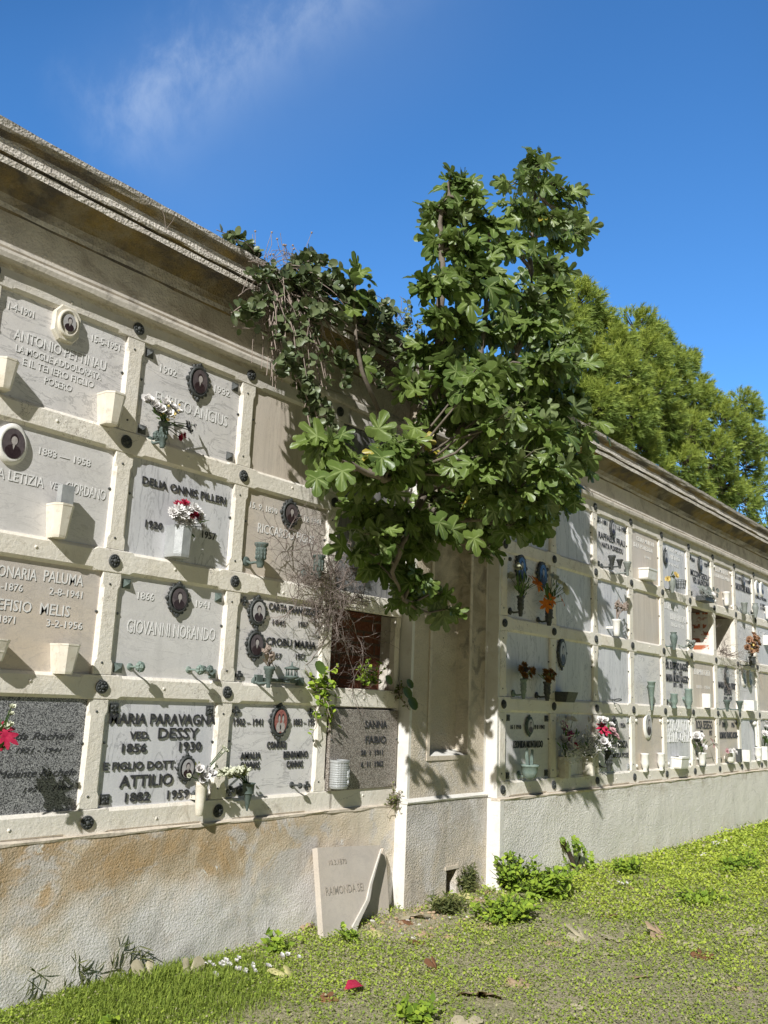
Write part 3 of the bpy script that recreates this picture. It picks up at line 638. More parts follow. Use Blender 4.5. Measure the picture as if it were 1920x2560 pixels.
# ------------------------------------------------------------------ slabs
ORD = ['leftmost', 'second', 'third', 'fourth', 'fifth', 'sixth', 'seventh', 'eighth', 'ninth', 'tenth']
ROWN = ['top', 'second', 'third', 'bottom']
FACE = .022
def slab(wall, c, r, mat, look, texts=(), ports=(), studs=None, recess=FACE, over=None, crop_=None, name='grave_plaque', cracks=()):
    Y = (YR if wall else YL)+recess
    x0, x1 = xb(wall, c)+HP-.004, xb(wall, c+1)-HP+.004; z0, z1 = ZB[r+1]+HB-.004, ZB[r]-HB+.004
    if not wall and c == 2: x1 = 2.482 if over is None else 2.515
    if over: x0 += over; z0 += over*.3; z1 -= over*1.6
    root = empty(name, ((x0+x1)/2, Y, z0))
    W = 'far' if wall else 'near'
    tag(root, f'{look}, {W} wall {ROWN[r]} row {ORD[c+(0 if wall else 1)]}', 'grave plaque', 'plaques closing the graves')
    if len(root['label'].split()) > 16: print('LONG', root['label'])
    o = root.location; b = MB(); th = .03; tl = 0
    bx0, bx1, bz0, bz1 = x0-o.x, x1-o.x, 0, z1-z0; e = .003
    b.loft([[(bx0+q, y+tl, bz0+q), (bx1-q, y-tl, bz0+q), (bx1-q, y-tl, bz1-q), (bx0+q, y+tl, bz1-q)] for q, y in ((0, th), (0, e), (e, 0))])
    b.build('panel', mat, root)
    for kind in ('dark', 'pale', 'white', 'script', 'bold'):
        for t in texts:
            if t[1] != kind: continue
            tb = MB(); s, _, K, xl, yl, xr, yr, hh = t
            if K == 'uv':
                A = Vector((x0+(x1-x0)*xl, Y, z0+(z1-z0)*yl)); B = Vector((x0+(x1-x0)*xr, Y, z0+(z1-z0)*yr)); h = hh
            else:
                A = at(*K(xl, yl), Y); B = at(*K(xr, yr), Y); q = at(*K((xl+xr)/2, (yl+yr)/2), Y); q2 = at(*K((xl+xr)/2, (yl+yr)/2-hh), Y); h = q2.z-q.z
                zz = (A.z+B.z)/2; A.z = B.z = zz
            if kind == 'pale':
                put_text(tb, s, A+Vector((.003, -.0003, -.003)), B+Vector((.003, -.0003, -.003)), h, .0006, o, .006, mat=1)  # dark copy set low and right paints the shadow edge of the cuts
                put_text(tb, s, A+Vector((0, -.0013, 0)), B+Vector((0, -.0013, 0)), h, .0012, o, .0)
            else:
                dep = {'dark': .006, 'white': .008, 'script': .003, 'bold': .008}[kind]
                # raised letters stand on short pins, a little off the stone
                put_text(tb, s, A+Vector((0, -.003 if kind != 'script' else -.0003, 0)), B+Vector((0, -.003 if kind != 'script' else -.0003, 0)), h, dep*.6, o, {'bold': .008, 'white': .015, 'script': .0}.get(kind, .004), .35 if kind == 'script' else 0)
            tb.build('lettering', {'dark': BLACK, 'pale': [PALE, INCISE], 'white': WLET, 'script': BLACK, 'bold': BLACK}[kind], root)
    for i, p in enumerate(ports):
        K, px, py, pw, ph, st = p
        if K == 'uv': cpt = Vector((x0+(x1-x0)*px, Y, z0+(z1-z0)*py)); wd, ht = pw, ph
        else:
            cpt = at(*K(px, py), Y); ht = at(*K(px, py-ph/2), Y).z-at(*K(px, py+ph/2), Y).z; wd = at(*K(px+pw/2, py), Y).x-at(*K(px-pw/2, py), Y).x
        portrait(root, cpt, wd, ht, st, seed=int(c*7+r*3+i*5+wall))
    if studs:
        kind, sm = studs; ins = .05
        for sx, sz in ((0, 0), (0, 1), (1, 0), (1, 1)):
            px = (x0+ins if sx == 0 else x1-ins)-o.x; pz = (.045 if sz == 0 else (z1-z0)-.05); b = MB(); q = .026
            if kind == 'pyr': b.add([(px-q, 0, pz-q), (px+q, 0, pz-q), (px+q, 0, pz+q), (px-q, 0, pz+q), (px-q, -.004, pz-q), (px+q, -.004, pz-q), (px+q, -.004, pz+q), (px-q, -.004, pz+q), (px, -.03, pz)],
                                    [(0, 1, 5, 4), (1, 2, 6, 5), (2, 3, 7, 6), (3, 0, 4, 7), (4, 5, 8), (5, 6, 8), (6, 7, 8), (7, 4, 8)])
            elif kind == 'cross':
                for t in range(4):
                    a = math.pi/2*t; ca, sa = math.cos(a), math.sin(a)
                    pts = [(.004, .003), (.026, .011), (.029, 0), (.026, -.011), (.004, -.003)]
                    b.loft([[(px+u*ca-v*sa, y, pz+u*sa+v*ca) for u, v in pts] for y in (0, -.012)])
                b.disc([(.008, -.012), (.006, -.018), (.0005, -.02)], (px, 0, pz), 8)
            elif kind == 'sq':
                b.box(px-.026, px+.026, -.008, 0, pz-.026, pz+.026)
                for u, v in ((-.012, .01), (.012, -.01), (.01, .012), (-.01, -.012), (0, 0)): b.blob((px+u, -.01, pz+v), .01, 0, 6, 4, 1.2, .7, .8, .2)
            else: b.disc([(.018, 0), (.018, -.012), (.01, -.02), (.0005, -.021)], (px, 0, pz), 12)
            b.build('corner_stud', sm, root)
    # a fixing screw at either side
    b = MB()
    for px in (bx0+.012, bx1-.012): b.disc([(.007, 0), (.006, -.01), (.0005, -.012)], (px, 0, .33), 8)
    b.build('fixing_screw', BRONZE, root)
    return root

# -- near wall, top row
P = 'pale'; D = 'dark'
slab(0, -1, 0, MARBLE, 'grey slab with eight sided cream portrait frame, 11-4-1901',
     [('11-4-1901', P, K1, 22, 1258, 200, 1312, 45), ('ANTONIO PETTINAU', P, K1, 80, 1443, 625, 1625, 62), ('15-5-1951', P, K1, 543, 1457, 708, 1510, 42),
      ('LA MOGLIE ADDOLORATA', P, K1, 92, 1515, 597, 1682, 42), ('E IL TENERO FIGLIO', P, K1, 133, 1592, 553, 1732, 42), ('POSERO', P, K1, 262, 1705, 423, 1753, 42)],
     [(K1, 385, 1357, 160, 215, 'cream_oct')])
slab(0, 0, 0, MARBLE, 'grey slab, dark oval portrait, black pyramid studs, 1902 and 1932',
     [('1902', P, K1, 948, 1635, 1045, 1665, 44), ('1932', P, K1, 1270, 1752, 1360, 1785, 42), ('ENRICO ANGIUS', P, K1, 920, 1822, 1345, 1958, 70)],
     [(K1, 1170, 1697, 135, 215, 'dark')], ('pyr', BRONZE))
slab(0, 1, 0, BEIGE, 'blank beige striped slab beside the foliage')
slab(0, 2, 0, WEATH, 'dark blank slab hidden behind the hanging plants')
# second row
slab(0, -1, 1, MARBLE_P, 'pale cracked slab with white ringed oval portrait, 1883 to 1958',
     [('1883 \u2014 1958', P, K2, 260, 362, 603, 447, 48), ('A LETIZIA', P, K2, -22, 522, 290, 588, 72), ('VED', P, K2, 330, 588, 415, 610, 48), ('GIORDANO', P, K2, 437, 612, 703, 674, 72)],
     [(K2, 75, 297, 215, 285, 'white')])
slab(0, 0, 1, MARBLE_B, 'bluish slab with raised black letters, 1920 and 1957',
     [('DELIA ONNIS PILLERI', 'bold', K2, 946, 562, 1505, 697, 50), ('1920', 'bold', K2, 966, 852, 1083, 870, 50), ('1957', D, K2, 1348, 922, 1438, 938, 48)])
slab(0, 1, 1, BROWNM, 'brownish grey slab with ornate oval portrait, 1890 and 1941',
     [('15. 9. 1890', P, K4, 215, 398, 440, 447, 50), ('6 12 1941', P, K4, 620, 497, 800, 537, 44), ('RICCARDO FIGUS', P, K4, 278, 598, 742, 702, 76)],
     [(K4, 540, 448, 150, 235, 'dark')])
slab(0, 2, 1, WEATH, 'dark streaked weathered slab behind the fig branches', [('IN PACE', P, 'uv', .08, .5, .42, .5, .03)])
# third row
slab(0, -1, 2, BROWNM, 'brown slab with two incised names and years 1941 and 1956',
     [('ONARIA', P, K2, -20, 1185, 243, 1203, 78), ('PALUMA', P, K2, 290, 1212, 553, 1247, 76), ('-1876', P, K2, 2, 1270, 150, 1280, 50), ('2-8-1941', P, K2, 327, 1302, 548, 1327, 48),
      ('EFISIO', P, K2, -18, 1405, 207, 1420, 76), ('MELIS', P, K2, 263, 1432, 463, 1450, 76), ('1871', P, K2, -5, 1490, 97, 1495, 50), ('3-2-1956', P, K2, 308, 1512, 548, 1538, 48)])
slab(0, 0, 2, MARBLE_P, 'pale slab, greenish pyramid studs, oval portrait, 1866 and 1941',
     [('1866', P, K2, 920, 1333, 1028, 1343, 50), ('1941', P, K2, 1310, 1386, 1400, 1394, 46), ('GIOVANNI NORANDO', P, K2, 845, 1560, 1437, 1607, 88)],
     [(K2, 1183, 1332, 150, 220, 'dark')], ('pyr', VERDI))
slab(0, 1, 2, MARBLE, 'grey slab with two stacked ornate portraits and black raised letters',
     [('CARTA FRANCESCO', 'bold', K4, 365, 1252, 780, 1290, 58), ('1845', D, K4, 398, 1365, 505, 1374, 42), ('1927', D, K4, 612, 1380, 690, 1388, 42),
      ('CROBU MARIA', 'bold', K4, 343, 1532, 755, 1570, 62), ('1857', D, K4, 375, 1642, 472, 1648, 44), ('1957', D, K4, 590, 1652, 668, 1654, 44)],
     [(K4, 268, 1262, 155, 260, 'dark'), (K4, 250, 1532, 155, 260, 'dark')], ('cross', BRONZE))
# bottom row
slab(0, -1, 3, GRAN_D, 'dark speckled granite slab with black italic writing',
     [('Ida Rachele', 'script', K3, 75, 668, 490, 662, 48), ('1921 - 1941', 'script', K3, 100, 757, 410, 750, 32), ('Melante Rachele', 'script', K3, -30, 925, 508, 905, 52), ('1921 - 1984', 'script', K3, 150, 1015, 480, 1003, 30)])
slab(0, 0, 3, MARBLE_B, 'grey slab crowded with big black letters, small portrait',
     [('MARIA PARAVAGNA', 'bold', K3, 727, 562, 1437, 566, 72), ('VED.', 'bold', K3, 862, 662, 995, 662, 52), ('DESSY', 'bold', K3, 1052, 658, 1320, 658, 72), ('1856', 'bold', K3, 809, 752, 973, 750, 60),
      ('1930', 'bold', K3, 1192, 740, 1340, 738, 60), ('E FIGLIO DOTT.', 'bold', K3, 688, 868, 1170, 858, 52), ('ATTILIO', 'bold', K3, 792, 982, 1148, 970, 78), ('1882', 'bold', K3, 830, 1082, 995, 1075, 62), ('1959', 'bold', K3, 1113, 1062, 1258, 1055, 58)],
     [(K3, 1238, 858, 120, 190, 'dark')], ('sq', BRONZE))
slab(0, 1, 3, MARBLE, 'grey slab with reddish couple portrait and black letters',
     [('1902 \u2013 1941', D, K5, 54, 388, 225, 388, 42), ('1883 \u2013 1958', D, K5, 408, 388, 545, 388, 40), ('CONIUGI', 'bold', K5, 250, 523, 362, 521, 40), ('AMALIA', 'bold', K5, 92, 585, 212, 585, 40), ('CANNAS', 'bold', K5, 92, 643, 205, 643, 42),
      ('BENIAMINO', 'bold', K5, 348, 580, 492, 577, 40), ('CANNAS', 'bold', K5, 366, 636, 462, 634, 40)],
     [(K5, 320, 362, 112, 210, 'dark_red_couple')], ('cross', BRONZE))
slab(0, 2, 3, GRAN_B, 'brown speckled granite slab standing proud of its frame',
     [('SANNA', D, K5, 832, 402, 962, 402, 44), ('FABIO', D, K5, 835, 492, 957, 492, 42), ('20  1  1911', D, K5, 808, 562, 937, 562, 30), ('6  11  1962', D, K5, 808, 632, 940, 630, 32)], recess=-.012, over=.012)

# -- far wall
U = 'uv'
slab(1, 0, 0, MARBLE_B, 'shaded grey slab half hidden by fig leaves')
slab(1, 1, 0, MARBLE_B, 'blank bluish slab with white streaks in dappled shade')
slab(1, 2, 0, MARBLE, 'grey slab with black names above two dark cups',
     [('2-1-1881', D, U, .04, .86, .36, .86, .045), ('11-2-1941', D, U, .62, .86, .96, .86, .045), ('RAFFAELA FRAU', D, U, .08, .57, .93, .57, .065), ('NATA PUXEDDU', D, U, .18, .42, .86, .42, .05)], [(U, .5, .84, .13, .19, 'dark')], ('sq', BRONZE))
slab(1, 3, 0, BEIGE, 'beige slab with faint pale writing above a white trough', [('CESIRA MURONI', P, U, .2, .8, .85, .8, .05), ('IDEA POREDDA', P, U, .1, .66, .8, .66, .05), ('1941', P, U, .5, .5, .7, .5, .03)])
slab(1, 4, 0, MARBLE_B, 'bluish slab with a portrait at its left edge', [('A. 1875 M. 1941', P, U, .2, .85, .9, .85, .045), ('PIETRO', P, U, .35, .7, .75, .7, .05), ('IN PACE', P, U, .3, .55, .7, .55, .03)], [(U, .12, .68, .13, .2, 'dark')])
slab(1, 5, 0, MARBLE, 'grey slab with black letters above a dried spray',
     [('1864', D, U, .12, .82, .28, .82, .05), ('1938', D, U, .72, .82, .88, .82, .05), ('MICCONE GESOLA', D, U, .07, .5, .93, .5, .075), ('VED. BALENZONA', D, U, .16, .35, .93, .35, .07)], [(U, .5, .82, .15, .21, 'dark')], ('sq', BRONZE))
slab(1, 6, 0, BEIGE, 'streaked slab with faint writing and white round studs', [('ILLUMINATO', P, U, .15, .82, .8, .82, .07), ('FERDINANDO MURA', P, U, .1, .68, .9, .68, .05)], studs=('rnd', WHITE))
slab(1, 7, 0, MARBLE_P, 'pale slab with a small portrait between two black dates', [('12 3 1873', D, U, .06, .82, .4, .82, .045), ('8 9 1938', D, U, .62, .82, .92, .82, .045), ('SALVATORE MURA', 'bold', U, .06, .56, .94, .56, .09)], [(U, .5, .83, .12, .19, 'dark')], ('cross', BRONZE))
slab(1, 8, 0, MARBLE_B, 'bluish slab with two pale oval portraits side by side', [('CARLO ROSSI', D, U, .1, .52, .8, .52, .04), ('8 1881', D, U, .4, .35, .7, .35, .04), ('8 1940', D, U, .4, .25, .7, .25, .04)], [(U, .18, .8, .16, .24, 'white'), (U, .5, .82, .16, .24, 'white')])
slab(1, 9, 0, MARBLE, 'plain grey slab at the right edge')
slab(1, 0, 1, MARBLE, 'shaded slab with two blue oval portraits behind lilies', [], [(U, .3, .82, .19, .27, 'dark_blue'), (U, .8, .8, .19, .27, 'dark_blue')], ('rnd', BRONZE))
slab(1, 1, 1, MARBLE_B, 'blank bluish slab in the fig tree shade')
slab(1, 2, 1, MARBLE_B, 'blank bluish slab with dappled light and a white cup')
slab(1, 3, 1, BEIGE, 'blank beige slab in full sun')
slab(1, 4, 1, MARBLE_P, 'pale slab with faint incised writing and a verdigris vase', [('LORENZO', P, U, .08, .8, .62, .78, .08), ('LINA FALQUI', P, U, .3, .6, .94, .58, .08), ('1867-1941', P, U, .35, .45, .85, .45, .05)])
slab(1, 7, 1, MARBLE, 'grey slab with faint writing beside the open niche', [('TANI B.', P, U, .2, .85, .85, .85, .06), ('1 7', P, U, .2, .55, .6, .55, .04)])
slab(1, 8, 1, MARBLE_B, 'bluish slab with a faint name behind dried roses', [('LOIS', P, U, .1, .75, .7, .75, .07)])
slab(1, 9, 1, MARBLE_P, 'plain pale slab at the right edge')
slab(1, 0, 2, MARBLE_B, 'bluish streaked slab behind two brown bouquets')
slab(1, 1, 2, MARBLE_B, 'bluish slab with a silvery oval figure at upper left', [], [(U, .16, .78, .17, .3, 'dark')])
slab(1, 2, 2, MARBLE_B, 'bluish slab with a black ring at its foot')
slab(1, 3, 2, MARBLE, 'blank grey slab behind a long cone vase')
slab(1, 4, 2, MARBLE, 'grey slab with two black names above two green cups',
     [('DR. EUGENIO RAGGIO', 'bold', U, .06, .76, .97, .76, .085), ('1861 - 1933', D, U, .34, .66, .72, .66, .045), ('MARIA MUSIO RAGGIO', 'bold', U, .06, .5, .97, .5, .085), ('1871 - 1950', D, U, .34, .40, .72, .40, .045)], [], ('sq', BRONZE))
slab(1, 5, 2, BEIGE, 'beige slab with faint writing and a white cup', [('BENIAMINO CARTA', P, U, .1, .72, .85, .72, .07), ('1871 - 1934', P, U, .2, .42, .8, .42, .04)])
slab(1, 6, 2, MARBLE, 'grey slab with an oval portrait over a black name',
     [('MARIA LAURA PIRRI', 'bold', U, .08, .48, .95, .48, .08), ('SPEDDU', 'bold', U, .36, .33, .76, .33, .08), ('1879 - 1957', D, U, .34, .22, .78, .22, .04)], [(U, .5, .78, .16, .25, 'dark')])
slab(1, 7, 2, MARBLE_P, 'pale slab with two white oval portraits over a white box', [], [(U, .3, .8, .17, .25, 'white'), (U, .64, .8, .17, .25, 'white')])
slab(1, 8, 2, BROWNM, 'brownish blank slab right of two white portraits')
slab(1, 9, 2, BEIGE, 'plain beige slab at the right edge')
slab(1, 0, 3, MARBLE_P, 'scratched pale slab with oval portrait above a green pot',
     [('16 1 1910', D, K8, 165, 1027, 283, 1027, 50), ('19 8 1941', D, K8, 430, 1027, 552, 1027, 50), ('LEONIDA MONTALDO', 'bold', K8, 192, 1242, 532, 1240, 82)], [(K8, 372, 988, 92, 230, 'verdi')], ('sq', BRONZE))
slab(1, 1, 3, MARBLE_B, 'shaded slab hidden behind the big bouquets', [], [], ('sq', WHITE))
slab(1, 2, 3, MARBLE, 'grey slab with small portrait and half hidden letters', [('1956', D, U, .68, .78, .86, .78, .045), ('GAVINA ROSSA', D, U, .2, .42, .93, .42, .07), ('LA FAMIGLIA POSE', D, U, .2, .25, .95, .25, .045)], [(U, .5, .76, .15, .22, 'dark')], ('sq', GREYV))
slab(1, 3, 3, BROWNM, 'brown slab with a white ringed portrait and two white vases', [], [(U, .46, .82, .2, .29, 'white')], ('rnd', WHITE))
slab(1, 4, 3, MARBLE_B, 'bluish slab with two lines of white letters', [('EFISIO SANTONI', 'white', U, .04, .70, .96, .70, .13), ('PIERINA - CARTA', 'white', U, .04, .50, .96, .50, .11)], studs=('rnd', WHITE))
slab(1, 5, 3, BROWNM, 'brownish slab with black name and year 1957 behind a rose', [('ROSA SESSEGO', D, U, .12, .76, .86, .76, .10), ('1873', D, U, .26, .62, .40, .62, .06), ('1957', D, U, .70, .62, .84, .62, .06)])
slab(1, 6, 3, BROWNM, 'brown slab with black dates over a three word name', [('1881', D, U, .2, .80, .36, .80, .06), ('1956', D, U, .68, .80, .84, .80, .06), ('ROMANO FRANCA ROSAS', 'bold', U, .05, .55, .97, .55, .08)], studs=('cross', BRONZE))
slab(1, 7, 3, MARBLE_B, 'bluish blank slab with a white hanging lamp at right')
slab(1, 8, 3, MARBLE, 'grey slab behind white flowers at the right edge')
slab(1, 9, 3, MARBLE_P, 'pale slab at the right edge')

# ------------------------------------------------------------------ vases
def place(K, xc, yt, wt, yb, wall, gap=.0, depthk=1.):
    face = (YR if wall else YL)+FACE
    wpx = wt*K.s; Pm = at(*K(xc, yt), face-.06); r = wpx*mpp(Pm)/2
    Y = face-gap-r*depthk; T = at(*K(xc, yt), Y)
    # height: follow the wall plumb line
    hpx = (yb-yt)*K.s; h = hpx*mpp(T)*1.01
    return T, r, h, face
VASES = []
def vase(K, xc, yt, wt, yb, wall, kind, mat, label, gap=0., extra=None, name='vase'):
    T, r, h, face = place(K, xc, yt, wt, yb, wall, gap)
    root = empty(name, (T.x, T.y, T.z-h)); tag(root, label, 'vase' if name == 'vase' else name.replace('_', ' '), 'vases fixed to the graves' if name == 'vase' else None)
    back = face-T.y; b = MB()
    def hexring(s, z, sq=.45): return [(s*r*u, (back-.001 if v > 0 else s*r*v), z) for u, v in ((-1, 1), (-1, -sq), (-.48, -1), (.48, -1), (1, -sq), (1, 1))]
    if kind == 'angular':
        b.loft([hexring(.60, 0), hexring(.66, .012), hexring(.97, h*.93), hexring(1.0, h*.94), hexring(1, h), hexring(.84, h), hexring(.8, h-.06)])
    elif kind == 'facet':
        b.loft([hexring(.92, 0), hexring(.95, .012), hexring(.96, .014), hexring(1.0, h), hexring(.86, h), hexring(.84, h-.05)])
    elif kind == 'cup':
        b.lathe([(r*.45, 0), (r*.6, .006), (r*.66, h*.25), (r*.86, h*.85), (r*.98, h*.9), (r, h), (r*.85, h), (r*.8, h-.05)], n=20)
        b.box(-.009, .009, r*.5, back, h*.45, h*.58)
    elif kind == 'jar':
        b.lathe([(r*.55, 0), (r*.62, .01), (r*.5, .03), (r*.75, .05), (r*.98, h*.45), (r*.9, h*.9), (r, h*.93), (r, h), (r*.82, h), (r*.8, h-.05)], n=20)
        b.box(-.009, .009, r*.5, back, h*.45, h*.58)
    elif kind == 'cone':
        b.lathe([(r*.12, 0), (r*.2, h*.1), (r*.9, h*.96), (r, h*.97), (r, h), (r*.88, h), (r*.8, h-.06)], n=18, mat=0)
        b.tube([(0, r*.2, h*.75), (.03, back*.6, h*.9), (.05, back, h*.8)], .005, 6, 0)
    elif kind == 'urn':
        b.lathe([(r*.34, 0), (r*.42, .008), (r*.4, .02), (r*.62, h*.3), (r*.98, h*.68), (r*.92, h*.8), (r*.7, h*.88), (r*.66, h*.92), (r*.82, h*.97), (r*.84, h), (r*.68, h), (r*.6, h-.05)], n=22)
    elif kind == 'bronze':
        b.lathe([(r*.38, 0), (r*.46, .006), (r*.44, h*.08), (r*.56, h*.14), (r*.54, h*.3), (r*.66, h*.32), (r*.74, h*.78), (r*.72, h*.84), (r*.98, h*.92), (r, h), (r*.84, h), (r*.7, h-.04)], n=22)
        for k in range(9):
            t = 2*math.pi*k/9
            for zz in (.42, .58, .72): b.blob((r*.68*math.cos(t), r*.68*math.sin(t), h*zz), r*.15, 0, 6, 4, 1, 1, 2.2, .15)
    elif kind == 'lamp':
        b.lathe([(r*.3, 0), (r*.38, .01), (r*.36, h*.3), (r*.52, h*.35), (r*.5, h*.48), (r*.62, h*.5), (r*.6, h*.62), (r*.76, h*.65), (r*.78, h*.8), (r*.95, h*.85), (r, h*.97), (r*.9, h), (r*.7, h-.03)], n=20)
    elif kind == 'ribbed':
        n = 40; pr = []
        for z, s in ((0, .86), (.012, .92), (.016, .9), (h*.9, .95), (h*.92, 1), (h, 1), (h, .86), (h-.05, .84)):
            ringp = []
            for k in range(n):
                t = 2*math.pi*k/n; q = s*r*(1-.035*(k % 2) if .014 < z < h*.91 else 1)
                ringp.append((q*math.cos(t), q*.85*math.sin(t), z))
            pr.append(ringp)
        b.loft(pr)
        for z in [h*.08*i for i in range(1, 11)]: b.lathe([(r*.93, z), (r*.965, z+.003), (r*.93, z+.006)], n=30, sy=.85)
        for u in range(26):
            t = -1.2+rnd.uniform(0, 1.0); b.blob((r*.93*math.cos(t), r*.8*math.sin(t), rnd.uniform(.03, h*.8)), .009, 0, 6, 4, 1, 1, 1.8, .3)
        b.box(-.02, .02, r*.5, back, h*.3, h*.6)
    elif kind == 'planter':
        L = r*(extra or 1); b.loft([[(L*s*u, -r2*(.55 if v < 0 else 0)*1.+(back if v > 0 else 0), z) for u, v in ((-1, 1), (-1, -1), (1, -1), (1, 1))] for s, r2, z in
                                    ((.85, r*.7, 0), (.95, r*.8, .015), (.92, r*1.05, h*.8), (1, r*1.2, h*.85), (1, r*1.2, h), (.9, r*.95, h), (.88, r*.9, h-.03))])
    elif kind == 'box':
        b.loft([[(r*s*u, (-r*s if v < 0 else back-.001), z) for u, v in ((-1, 1), (-1, -1), (1, -1), (1, 1))] for s, z in ((.97, 0), (1, .005), (1, h), (.85, h), (.85, h-.04))])
    elif kind == 'shell':
        n = 30
        b.loft([[(r*s*(1-.05*(k % 3 == 0))*math.cos(2*math.pi*k/n), r*.7*s*math.sin(2*math.pi*k/n), z) for k in range(n)] for s, z in ((.4, 0), (.72, h*.15), (.95, h*.6), (1, h), (.85, h), (.7, h-.03))])
        b.box(-.02, .02, r*.4, back, h*.3, h*.6)
    elif kind == 'pot':
        n = 24
        b.loft([[(r*s*(1+.07*math.cos(4*2*math.pi*k/n))*math.cos(2*math.pi*k/n), r*s*(1+.07*math.cos(4*2*math.pi*k/n))*math.sin(2*math.pi*k/n), z) for k in range(n)] for s, z in ((.25, 0), (.4, .01), (.62, h*.12), (.86, h*.5), (.93, h*.85), (1.04, h*.88), (1.04, h), (.88, h), (.8, h*.7))], smooth=True)
    o = b.build('body', mat, root)
    if kind in ('bronze', 'urn', 'lamp', 'pot'):
        b = MB(); ox = -.035 if kind != 'pot' else 0
        b.disc([(.030, 0), (.032, -.005), (.02, -.012), (.0005, -.013)], (ox, back-.001, h*.25), 14)
        b.tube([(ox, back-.01, h*.25), (ox*.8, back*.6, h*.18), (ox*.3, r*.3, h*.22), (0, r*.2, h*.3)], [.010, .009, .008, .009], 8)
        b.build('bracket', mat, root)
    if extra == 'insert':
        b = MB(); q = r*.62; b.loft([[(q*u+.012, -q*.5*(v < 0)+(q*.6 if v > 0 else -q*.2), z) for u, v in ((-1, 1), (-1, -1), (1, -1), (1, 1))] for z in (h-.05, h+.10)])
        b.build('metal_liner', GREYV, root)
    return root, T, r, face
V = {}
def v(key, *a, **k): V[key] = vase(*a, **k)
v('a1', K1, 40, 1565, 130, 1745, 0, 'angular', CREAM, 'cream stone vase with a long shadow, lower left on the slab dated 1901')
v('a2', K1, 672, 1768, 135, 1955, 0, 'angular', CREAM, 'cream stone vase at the lower right corner of the slab dated 1901')
v('b1', K2, 1100, 150, 78, 325, 0, 'bronze', VERDI, 'verdigris bronze vase holding white flowers on the slab dated 1902', gap=.04)
v('c1', K2, 415, 700, 148, 925, 0, 'angular', CREAM, 'cream stone vase with a metal liner sticking out of it', extra='insert')
v('d1', K2, 1212, 845, 142, 1055, 0, 'facet', GREYV, 'grey six sided vase with red and white flowers')
v('e1', K4, 312, 690, 118, 892, 0, 'bronze', VERDI, 'slender bronze vase with leaf relief below a name, empty', gap=.05)
v('e2', K4, 788, 792, 112, 985, 0, 'bronze', VERDI, 'bronze vase overgrown by the dry tangled shrub', gap=.05)
v('f1', K2, -25, 1600, 165, 1742, 0, 'angular', CREAM, 'cream stone vase cut by the left edge of the picture')
v('f2', K2, 450, 1632, 160, 1828, 0, 'angular', CREAM, 'cream tapered stone vase at the foot of the brown two name slab')
v('g1', K4, 378, 1712, 100, 1885, 0, 'lamp', VERDI, 'dark grey lamp shaped vase with thin dry stems, below the two stacked portraits', gap=.05)
v('h1', K3, 1350, 948, 92, 1163, 0, 'cup', CREAM, 'tall round cream vase with white flowers beside the big black letters', gap=.045)
v('i1', K5, 147, 728, 82, 886, 0, 'cone', VERDI, 'green bronze flared vase on a bracket under the couple portrait', gap=.06)
v('j1', K5, 686, 592, 128, 752, 0, 'ribbed', GREYV, 'ribbed grey metal vase on the brown granite slab', gap=.01)
# far wall
v('k1', K6, 1335, 870, 92, 1035, 1, 'lamp', BRONZE, 'dark cup on a wall plate, left of two under the black name in shade', gap=.06)
v('k2', K6, 1425, 915, 80, 1020, 1, 'lamp', BRONZE, 'dark cup close beside a lacy one under the black name', gap=.06)
v('k3', K6, 1512, 942, 90, 1105, 1, 'lamp', URN, 'grey lacy metal cup standing out in front of the frame post', gap=.16)
v('l1', K7, 290, 655, 150, 785, 1, 'planter', WHITE, 'white ceramic trough on the beige slab of the top row', extra=1.7)
v('m1', K7, 555, 738, 86, 930, 1, 'urn', URN, 'grey green urn with two yellow flowers next to a wire basket', gap=.05)
v('n1', K7, 1178, 920, 84, 1078, 1, 'cup', WHITE, 'smooth white cup on the streaked slab of the top row')
v('o1', K7, 1385, 1042, 78, 1175, 1, 'cup', URN, 'grey green metal cup under the pale slab with the small portrait', gap=.04)
v('o2', K7, 1510, 1052, 74, 1215, 1, 'urn', URN, 'grey green urn on the post left of the two pale portraits', gap=.05)
v('o3', K7, 1645, 1085, 60, 1230, 1, 'cup', WHITE, 'white cup at the far right edge of the top row')
v('p1', K6, 285, 1335, 96, 1570, 1, 'bronze', BRONZE, 'dark green vase with the left orange lily bouquet', gap=.05)
v('p2', K6, 612, 1440, 110, 1675, 1, 'bronze', BRONZE, 'dark green vase with the right orange lily bouquet', gap=.05)
v('q1', K6, 1388, 1605, 105, 1795, 1, 'cup', WHITE, 'bright white plastic cup with dry grass stems', gap=.06)
v('r1', K7, 572, 1385, 88, 1585, 1, 'urn', VERDI, 'verdigris urn with a rose garland on the pale slab left of the niche', gap=.06)
v('s1', K8, 318, 445, 88, 675, 1, 'bronze', VERDP, 'pale green bronze vase with brown flowers, nearer the pilaster', gap=.05)
v('s2', K8, 590, 480, 100, 695, 1, 'bronze', BRONZE, 'dark bronze vase with brown flowers, beside the post', gap=.05)
v('t1', K9, 315, 478, 96, 800, 1, 'cone', VERDP, 'long pale cone vase hanging on a wire', gap=.03)
v('u1', K9, 575, 618, 84, 780, 1, 'jar', VERDP, 'green cup with an open lid, left of two on the two name slab', gap=.03)
v('u2', K9, 742, 560, 86, 785, 1, 'jar', VERDP, 'taller green cup, right of two on the two name slab', gap=.03)
v('w1', K9, 955, 618, 84, 775, 1, 'facet', WHITE, 'square white cup on the beige slab of the third row')
v('x1', K9, 1185, 690, 82, 820, 1, 'lamp', VERDI, 'bronze lamp cup on an arm below the portrait slab', gap=.09)
v('x2', K9, 1330, 700, 82, 825, 1, 'lamp', VERDI, 'bronze lamp cup in front of the post beside the white box', gap=.09)
